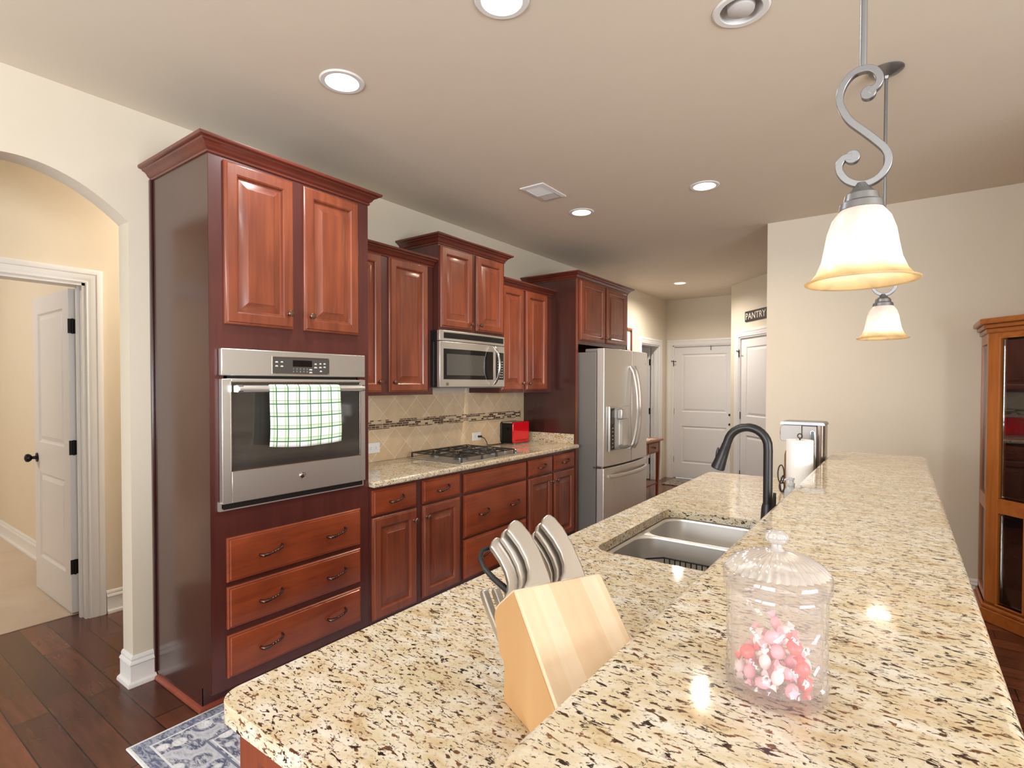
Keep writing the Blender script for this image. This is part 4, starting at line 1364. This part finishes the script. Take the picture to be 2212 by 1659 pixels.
pw_ = N.new('ShaderNodeMath'); pw_.operation = 'POWER'; pw_.inputs[1].default_value = 3.0; L.new(lw.outputs['Facing'], pw_.inputs[0])
ml = N.new('ShaderNodeMath'); ml.operation = 'MULTIPLY_ADD'; ml.inputs[1].default_value = .55; ml.inputs[2].default_value = .05; L.new(pw_.outputs[0], ml.inputs[0])
a3 = N.new('ShaderNodeMixShader'); L.new(ml.outputs[0], a3.inputs[0]); L.new(a2.outputs[0], a3.inputs[1]); L.new(gl.outputs[0], a3.inputs[2])
L.new(a3.outputs[0], N['Material Output'].inputs[0])
cr2 = cr.copy(); cr2.name = 'fluted_crystal'
for nd in cr2.node_tree.nodes:
    if nd.type == 'MATH' and nd.operation == 'MULTIPLY_ADD': nd.inputs[1].default_value = .5; nd.inputs[2].default_value = .22
    if nd.type == 'MIX_SHADER' and abs(nd.inputs[0].default_value-.10) < 1e-4: nd.inputs[0].default_value = .42
jr = thing('candy_jar', 'lidded cut crystal jar of pink candy on the raised bar', 'jar', (JX, JY, JZ))
jb = MB(); L_ = []; n = 96
NZ = 44
for j in range(NZ+1):
    z_ = .124*j/NZ
    l = []
    for i in range(n):
        th = 2*pi*i/n
        if z_ < .022:
            r_ = .0575-.003*(1-z_/.022)+.0018*cos(24*th+z_*260)
        elif z_ < .098:
            u_ = (th*8/(2*pi)+(z_-.022)/.038) % 1; w_ = (th*8/(2*pi)-(z_-.022)/.038) % 1
            r_ = .0565-.0028*max(0, 1-abs(u_-.5)*6)-.0028*max(0, 1-abs(w_-.5)*6)-.0005*cos(48*th)
        else:
            r_ = .0565+.0008*(z_ > .104)
        l.append(V((JX+r_*cos(th), JY+r_*sin(th), JZ+z_)))
    L_.append(l)
for r_, z_ in ((.0565, .127), (.0515, .127), (.0515, .090), (.0515, .03), (.050, .014), (.038, .010)):
    L_.append([V((JX+r_*cos(2*pi*i/n), JY+r_*sin(2*pi*i/n), JZ+z_)) for i in range(n)])
jb.loops(L_)
part('jar_body', jb, cr, jr, smooth=50)
lid = MB()
prof = [(.0490, .1285), (.0600, .1285), (.0615, .132), (.0615, .146), (.0600, .149), (.0570, .150)]
lid.lathe(prof, (JX, JY, JZ), 96, cap0=True, cap1=False)
lo_ = part('lid', lid, cr, jr, smooth=50)
dome = MB()
dp_ = [(.0572, .1502), (.054, .154), (.047, .160), (.037, .1655), (.026, .1695), (.016, .172), (.010, .1735)]
dome.lathe(dp_, (JX, JY, JZ), 180, cap0=False, cap1=True, flute=36, fd=.045)
part('lid_dome', dome, cr2, lo_, smooth=60)
kn_ = MB().lathe([(.010, .1735), (.0065, .177), (.0062, .181)], (JX, JY, JZ), 30, cap0=False)
kn_.lathe([(.0062, .181), (.011, .184), (.0135, .189), (.012, .194), (.007, .1975), (.001, .198)], (JX, JY, JZ), 60, cap0=False, flute=12, fd=.05)
part('lid_knob', kn_, cr2, lo_, smooth=60)
cm = [mat('candy_pink', srgb(240, 172, 184), .35), mat('candy_red', srgb(222, 96, 96), .35), mat('candy_white', srgb(240, 222, 222), .35)]
random.seed(11)
spots = []
for k in range(4000):
    if len(spots) >= 44: break
    r_ = .041*sqrt(random.random()); th = random.random()*2*pi; z_ = .020+.056*random.random()**1.5
    p = V((JX+r_*cos(th), JY+r_*sin(th), JZ+z_))
    if hypot(p.x-JX, p.y-JY) > .041-.022*max(0, (z_-.035)/.04): continue
    if all((p-q).length > .0185 for q in spots): spots.append(p)
protos = []
for i, p in enumerate(sorted(spots, key=lambda q: q.z)):
    if i < 3:
        mb = MB().ball((0, 0, .0), .0095, .0088, .0068, 14)
        mb.loops([[V((sx*.008, 0, 0))+V((0, .002*cos(a), .002*sin(a))) for a in (0, pi/2, pi, 1.5*pi)] for sx in (1, 1.4)])
        for sx in (-1, 1):
            mb.loops([[V((sx*x_, r_*cos(2*pi*q/8)*(1.0 if q % 2 else .5), r_*sin(2*pi*q/8)*(1.0 if q % 2 else .5))) for q in range(8)] for x_, r_ in ((.0085, .0015), (.012, .004), (.0155, .0065))])
        o = mkobj('wrapped_candy', mb, cm[(0, 1, 2)[i]], smooth=40)
        o['label'] = 'pink wrapped candy among the pile inside the crystal jar'; o['category'] = 'candy'; o['group'] = 'candies in the crystal jar'
        protos.append(o)
    else:
        o = protos[(0, 2, 0, 1, 0, 2)[i % 6]].copy(); COL.objects.link(o)
    o.location = p; o.rotation_euler = (random.uniform(0, 6), random.uniform(0, 6), random.uniform(0, 6))

# ================================================================== things at the end of the island
PX, PY = -.398, 2.955
ph = thing('paper_towel_holder', 'dark wrought iron paper towel holder with a scroll beside the roll', 'holder', (PX, PY, .914))
part('base', MB().lathe([(.075, 0), (.075, .005), (.068, .009), (.001, .010)], (PX, PY, .914), 32, cap0=False), M['ironbrown'], ph)
part('rod', MB().cyl((PX, PY, .922), (PX, PY, 1.186), .004, 10), M['ironbrown'], ph)
part('finial_loop', MB().tube([(PX+.010*cos(t_), PY, 1.193+.011*sin(t_)) for t_ in [radians(-60+300/12*i) for i in range(13)]], .0028, 8), M['ironbrown'], ph)
sxm = MB()
for k in range(2):
    cx_, cz_, a_, b_ = ((-.472, 1.005, .014, .045), (-.468, .945, .011, .028))[k]
    sxm.tube([(cx_+a_*cos(t_), PY-.05, cz_+b_*sin(t_)) for t_ in [2*pi*i/20 for i in range(21)]], .0032, 8)
sxm.tube([(-.470, PY-.05, .918), (-.478, PY-.05, .96), (-.462, PY-.05, 1.0)], .003, 8)
sxm.tube([(-.470, PY-.05, .920), (-.44, PY-.04, .9185)], .004, 8)
part('scroll', sxm, M['ironbrown'], ph)
pw = mat('paper_towel', srgb(246, 246, 246), .9)
bump(pw, noise(pw, mapping(pw), 260, 2), .25, .002)
rl = MB().lathe([(.020, 0), (.0585, 0), (.0595, .003), (.0595, .245), (.0585, .248), (.020, .248), (.020, 0)], (PX, PY, .926), 48, cap0=False, cap1=False)
solo('paper_towel_roll', rl, pw, 'white paper towel roll upright near the end of the island', 'paper towel')
sb = thing('soap_bottle', 'small clear soap pump bottle in front of the paper towel roll', 'bottle', (-.378, 2.58, .914))
part('bottle', MB().lathe([(.026, 0), (.028, .004), (.028, .07), (.022, .082), (.013, .088), (.013, .096)], (-.378, 2.58, .9145), 24), mat('frosted_clear_plastic', srgb(214, 218, 222), .25, 0, Transmission_Weight=.35), sb)
part('pump', MB().lathe([(.014, .096), (.014, .104), (.009, .107), (.009, .118), (.012, .120), (.012, .128), (.001, .129)], (-.378, 2.58, .9145), 20, cap0=False).tube([(-.378, 2.58, 1.037), (-.398, 2.575, 1.036), (-.404, 2.574, 1.030)], .004, 8), mat('grey_pump', srgb(196, 200, 206), .35), sb)
ab = thing('amber_bottle', 'amber brown bottle half hidden behind the paper towel roll', 'bottle', (-.452, 3.06, .914))
part('bottle', MB().lathe([(.028, 0), (.030, .004), (.030, .17), (.026, .19), (.016, .205), (.012, .21), (.012, .218)], (-.452, 3.06, .9145), 24), mat('amber_glass', srgb(168, 122, 84), .15, 0, Transmission_Weight=.4), ab)
part('cap', MB().lathe([(.008, .218), (.008, .226), (.001, .228)], (-.452, 3.06, .9145), 16, cap0=False), M['black'], ab)
# coffee maker seen from its side
cf = thing('coffee_maker', 'steel pod coffee maker at the far end of the island', 'coffee maker', (-.42, 3.26, .914))
CFy, CFd = 3.185, .16
CFm = FY(CFy)
part('column', MB().fbox(CFm, -.422, -.352, .950, 1.230, -CFd, 0), M['makersteel'], cf, bevel=.006, seg=3)
hd_ = part('brew_head', MB().prism(CFm, rrect(-.524, -.4225, 1.143, 1.230, [.012, .002, .002, .02]), -CFd+.006, -.004), M['makersteel'], cf, bevel=.005, seg=3)
part('head_button', MB().fbox(CFm, -.535, -.524, 1.172, 1.192, -.11, -.06), M['pewter'], hd_, bevel=.002)
part('reservoir', MB().prism(FZ, rrect(-.3515, -.316, CFy+.003, CFy+CFd-.003, [.004, .020, .020, .004]), .930, 1.231), mat('smoke_tank', srgb(110, 96, 86), .18, .55), cf, smooth=40)
part('top_cover', MB().prism(CFm, rrect(-.526, -.314, 1.2315, 1.248, [0, 0, .012, .016]), -CFd, .002), M['pewter'], cf, bevel=.003)
part('base', MB().fbox(CFm, -.520, -.320, .9145, .950, -CFd, 0), M['pewter'], cf, bevel=.004)
sw = part('water_window', MB().prism(CFm, rrect(-.382, -.359, 1.062, 1.206, .011), .0, .003), M['chrome'], cf, bevel=.001)
part('window_strip', MB().prism(CFm, rrect(-.3775, -.3635, 1.067, 1.201, .0068), .003, .0036), mat('blue_grey_window', srgb(92, 104, 112), .2), sw, smooth=0)

# ================================================================== pendants
SCR = [(-55, 1985), (-41, 1995), (-38, 2009), (-46, 2024), (-60, 2031), (-80, 2028), (-95, 2011), (-101, 1988), (-96, 1966), (-83, 1941), (-62, 1917), (-42, 1894), (-28, 1875), (-23, 1857), (-27, 1839), (-42, 1823), (-64, 1819), (-85, 1829), (-98, 1847), (-100, 1863), (-92, 1874), (-79, 1873)]


def catmull(P, n=5):
    P = [V(p) for p in P]; out = []
    for i in range(len(P)-1):
        p0, p1, p2, p3 = P[max(i-1, 0)], P[i], P[i+1], P[min(i+2, len(P)-1)]
        for k in range(n):
            t_ = k/n
            out.append(.5*((2*p1)+(p2-p0)*t_+(2*p0-5*p1+4*p2-p3)*t_*t_+(3*p1-p0-3*p2+p3)*t_**3))
    out.append(P[-1]); return out


al = bpy.data.materials.new('alabaster_glass'); al.use_nodes = True
t = al.node_tree; N = t.nodes; L = t.links
b = N['Principled BSDF']
tc = N.new('ShaderNodeTexCoord'); sp = N.new('ShaderNodeSeparateXYZ'); L.new(tc.outputs['Object'], sp.inputs[0])
mr = N.new('ShaderNodeMapRange'); mr.inputs[1].default_value = -1.095; mr.inputs[2].default_value = -1.075; L.new(sp.outputs['Z'], mr.inputs[0])
cl = mix(al, mr.outputs[0], srgb(252, 232, 190), srgb(246, 240, 236))
nn = noise(al, mapping(al), 22, 4, .6, .6)
cl = mix(al, .6, cl, ramp(al, nn, [(.3, W4(.66)), (.7, W4(1.0))]), 'MULTIPLY')
L.new(cl, b.inputs['Base Color']); b.inputs['Roughness'].default_value = .25
ts = N.new('ShaderNodeBsdfTranslucent'); L.new(cl, ts.inputs[0])
mx = N.new('ShaderNodeMixShader'); mx.inputs[0].default_value = .62
L.new(b.outputs[0], mx.inputs[1]); L.new(ts.outputs[0], mx.inputs[2]); L.new(mx.outputs[0], N['Material Output'].inputs[0])
BELL = [(.0935, 1.6395), (.0915, 1.6365), (.086, 1.6375), (.072, 1.655), (.063, 1.678), (.058, 1.705), (.054, 1.73), (.046, 1.754), (.034, 1.771), (.030, 1.775)]
PXA = -.064


def pendant(label, y):
    t_ = thing('pendant_light', label, 'pendant lamp', (PXA, y, CEIL), 0, 'pendant lamps above the raised bar')
    c = (PXA, y, 0)
    part('canopy', MB().lathe([(.062, CEIL-.0005), (.062, CEIL-.004), (.055, CEIL-.010), (.030, CEIL-.020), (.012, CEIL-.028), (.009, CEIL-.038)], c, 36, cap0=False), M['pewter'], t_)
    part('stem', MB().cyl((PXA, y, 2.028), (PXA, y, CEIL-.03), .0062, 14), M['pewter'], t_)
    path = catmull([(x/1000, y, z/1000) for x, z in SCR])
    sm = MB().tube(path, .0068, sec=[(-1, -.9), (1, -.9), (1, .9), (-1, .9)], up=Y)
    for p in (path[0], path[-1]):
        sm.tube([p+V((0, -.0066, 0)), p+V((0, .0066, 0))], [.0125, .0125], 20)
    part('scroll', sm, M['pewter'], t_, bevel=.0012)
    part('socket_cap', MB().lathe([(.009, 1.822), (.012, 1.816), (.018, 1.808), (.027, 1.800), (.029, 1.788), (.035, 1.784), (.037, 1.772), (.035, 1.770)], c, 32), M['pewter'], t_)
    pr = [(r_, z_) for r_, z_ in BELL]
    inner = [(r_-.003, z_+(.001 if i < 2 else 0)) for i, (r_, z_) in enumerate(BELL)]
    prof_ = pr[:1]+pr[1:2]+[]
    out = [(.0935, 1.6395)]+[(r_+.0015, z_+.001) for r_, z_ in BELL[2:]]
    inn = [(.0915, 1.6365), (.083, 1.6385)]+[(r_-.0018, z_) for r_, z_ in BELL[3:]]
    part('shade', MB().lathe(list(reversed(inn))+out, c, 56, cap0=False, cap1=False), al, t_, smooth=70)
    bu = part('bulb', MB().ball((PXA, y, 1.700), .021, .021, .028, 16), M['bulbpend'], t_)
    ld = bpy.data.lights.new('pendant_glow', 'POINT'); ld.energy = .85; ld.color = (1, .87, .74); ld.shadow_soft_size = .045
    lo = bpy.data.objects.new('pendant_glow', ld); COL.objects.link(lo); lo.location = (PXA, y, 1.672)
    return t_


M['bulbpend'] = emit('pendant_bulb', (1, .9, .76, 1), 2.5)
pendant('large near pendant lamp with pale scroll and glowing bell shade', 1.2)
pendant('smaller looking far pendant lamp hanging lower in the picture behind the near one', 2.713)

# ================================================================== corner display cabinet
HF_ = (V((.431, 4.376, 0)), V((.693974, -.719999, 0)), Z, V((-.719999, -.693974, 0)))
hu = thing('curio_cabinet', 'oak corner display cabinet with glass doors at the right edge', 'cabinet', (.95, 4.35, 0))
FWd = .86
g1 = HF_[0]+HF_[1]*FWd
ft = [(.431, 4.376), (g1.x, g1.y), (1.425, g1.y), (1.425, 4.712), (.431, 4.712)]


def off(poly, d):
    c = V((1.05, 4.30)); return [(x+(d if x > .9 and x > 1.4 else (-d if x < .5 else -d*.35)) if x < 1.4 else x, y if y > 4.70 else y-d) for x, y in poly]


part('plinth', MB().prism(FZ, off(ft, .022), .001, .078), M['oakh'], hu, bevel=.004)
part('plinth_cap', MB().prism(FZ, off(ft, .012), .078, .10), M['oakh'], hu, bevel=.006)
part('floor_board', MB().prism(FZ, ft, .10, .118), M['oakh'], hu, smooth=0)
part('middle_board', MB().prism(FZ, [(x*.985+.012, y*.99+.045) for x, y in ft], .70, .72), M['oakh'], hu, smooth=0)
part('cornice', MB().prism(FZ, off(ft, .012), 1.762, 1.790).prism(FZ, off(ft, .026), 1.790, 1.815).prism(FZ, off(ft, .045), 1.815, 1.847), M['oakh'], hu, bevel=.006)
bkm = MB().box(.45, 1.42, 4.700, 4.711, .10, 1.765).box(1.414, 1.424, g1.y+.01, 4.70, .10, 1.765)
part('back_panel', bkm, M['darkwood'], hu, smooth=0)
for a0 in (.0, FWd-.072): part('stile', MB().fbox(HF_, a0, a0+.072, .10, 1.765, -.05, 0), M['oak'], hu, bevel=.002)
part('top_rail', MB().fbox(HF_, .072, FWd-.072, 1.725, 1.765, -.03, 0), M['oakh'], hu, smooth=0)
part('mid_rail', MB().fbox(HF_, .072, FWd-.072, .672, .762, -.03, .002), M['oakh'], hu, bevel=.002)
part('bottom_rail', MB().fbox(HF_, .072, FWd-.072, .10, .122, -.03, 0), M['oakh'], hu, smooth=0)
for nm, b0, b1 in (('upper_door', .762, 1.725), ('lower_door', .122, .672)):
    for k, (a0, a1) in enumerate(((.074, FWd-.074),) if nm == 'upper_door' else ((.074, .226), (.228, FWd-.074))):
        q = part(nm, MB().sweep([(a0, b0), (a0, b1), (a1, b1), (a1, b0)], [(0, -.02), (0, 0), (-.010, .002), (-.018, -.006), (-.018, -.02)], HF_, closed=True), M['oak'], hu, smooth=0)
        part('glass', MB().fbox(HF_, a0+.012, a1-.012, b0+.012, b1-.012, -.014, -.010), M['pane'], q, smooth=0)
sF = (V((.431, 0, 0)), -Y, Z, -X)
for a0, a1, b0, b1 in ((-4.42, -4.378, .10, 1.765), (-4.712, -4.67, .10, 1.765), (-4.67, -4.42, 1.70, 1.765), (-4.67, -4.42, .672, .762), (-4.67, -4.42, .10, .16)):
    part('side_frame', MB().fbox(sF, a0, a1, b0, b1, -.02, 0), M['oak'], hu, smooth=0)
part('side_glass', MB().fbox(sF, -4.67, -4.42, .16, 1.70, -.014, -.010), M['pane'], hu, smooth=0)
rF = (V((0, g1.y, 0)), X, Z, -Y)
part('right_side', MB().fbox(rF, g1.x, 1.424, .10, 1.765, -.02, 0), M['oak'], hu, smooth=0)
shp = [(.50, 4.40), (g1.x-.02, g1.y+.07), (1.40, g1.y+.07), (1.40, 4.69), (.50, 4.69)]
M['shelfglass'] = thin_glass('shelf_glass', (.86, .93, .92, 1), .05)
for z_ in (.42, 1.08, 1.48): part('glass_shelf', MB().prism(FZ, shp, z_, z_+.006), M['shelfglass'], hu, smooth=0)

# ================================================================== rug
ru = mat('blue_grey_rug', srgb(150, 156, 176), .95)
t, b, N, L = nt(ru)
RX0, RX1, RY0, RY1 = -2.452, -1.72, .795, 3.08
vv = mapping(ru)
sp = N.new('ShaderNodeSeparateXYZ'); L.new(vv, sp.inputs[0])


def edge_dist(sock, half):
    ab = N.new('ShaderNodeMath'); ab.operation = 'ABSOLUTE'; L.new(sock, ab.inputs[0])
    sb = N.new('ShaderNodeMath'); sb.operation = 'SUBTRACT'; sb.inputs[0].default_value = half; L.new(ab.outputs[0], sb.inputs[1])
    return sb.outputs[0]


mn = N.new('ShaderNodeMath'); mn.operation = 'MINIMUM'
L.new(edge_dist(sp.outputs['X'], (RX1-RX0)/2), mn.inputs[0]); L.new(edge_dist(sp.outputs['Y'], (RY1-RY0)/2), mn.inputs[1])
D_ = mn.outputs[0]
vo = N.new('ShaderNodeTexVoronoi'); vo.inputs['Scale'].default_value = 11; vo.inputs['Randomness'].default_value = .55; L.new(vv, vo.inputs['Vector'])
blot = ramp(ru, vo.outputs['Distance'], [(.0, srgb(236, 237, 240)), (.28, srgb(222, 224, 230)), (.34, srgb(74, 80, 108)), (.50, srgb(96, 102, 128)), (.58, srgb(196, 199, 210)), (.9, srgb(138, 143, 164))])
worn = noise(ru, mapping(ru, (1, 2.6, 1)), 20, 5, .65, 1.6)
field = mix(ru, ramp(ru, worn, [(.44, W4(0)), (.60, W4(.9))]), blot, srgb(196, 199, 210))
fine = noise(ru, mapping(ru, (60, 190, 60)), 1, 3)
band1 = mix(ru, ramp(ru, worn, [(.42, W4(0)), (.55, W4(1))]), srgb(96, 102, 130), srgb(164, 169, 186))


def step(lo, hi, a, b_):
    lt = N.new('ShaderNodeMath'); lt.operation = 'GREATER_THAN'; lt.inputs[1].default_value = lo; L.new(D_, lt.inputs[0])
    l2 = N.new('ShaderNodeMath'); l2.operation = 'LESS_THAN'; l2.inputs[1].default_value = hi; L.new(D_, l2.inputs[0])
    mu = N.new('ShaderNodeMath'); mu.operation = 'MULTIPLY'; L.new(lt.outputs[0], mu.inputs[0]); L.new(l2.outputs[0], mu.inputs[1])
    return mix(ru, mu.outputs[0], a, b_)


c = step(.012, .06, field, band1)
c = step(.06, .068, c, srgb(222, 224, 230)); c = step(.205, .215, c, srgb(112, 118, 142)); c = step(.222, .228, c, srgb(222, 224, 230))
c = step(-1, .012, c, srgb(224, 226, 230))
c = mix(ru, .35, c, ramp(ru, fine, [(.3, W4(.7)), (.7, W4(1.15))]), 'MULTIPLY')
setcol(ru, c); bump(ru, fine, .4, .003)
solo('runner_rug', MB().prism(FZ, rrect(RX0, RX1, RY0, RY1, .004), .0006, .009), ru, 'blue grey patterned runner rug on the floor between cabinets and island', 'rug', bevel=.003)

# outlet in the bedroom
outlet('small white outlet low on the bedroom wall behind the open door', -5.6, .40, F=(V((0, 1.262, 0)), X, Z, -Y))

# unseen fill lamps added to brighten the side rooms
def fill_lamp(label, x, y, power, col):
    t_ = thing('fill_lamp', label, 'ceiling light', (x, y, CEIL))
    part('lamp_pan', MB().lathe([(.16, CEIL-.0005), (.16, CEIL-.03), (.15, CEIL-.035)], (x, y, 0), 32), M['white'], t_)
    part('lamp_bowl', MB().lathe([(.14, CEIL-.036), (.12, CEIL-.07), (.07, CEIL-.09), (.001, CEIL-.095)], (x, y, 0), 32, cap0=False), emit('bowl_'+label[:6], col+(1,), 3), t_)
    ld = bpy.data.lights.new('room_fill', 'POINT'); ld.energy = power; ld.color = col; ld.shadow_soft_size = .12
    lo = bpy.data.objects.new('room_fill', ld); COL.objects.link(lo); lo.location = (x, y, CEIL-.22)


fill_lamp('hallway ceiling lamp behind the arch', -3.55, 2.1, 33, (1, .96, .91))
fill_lamp('bedroom ceiling lamp beyond the hallway door', -5.9, -.8, 85, (.97, .98, 1.0))
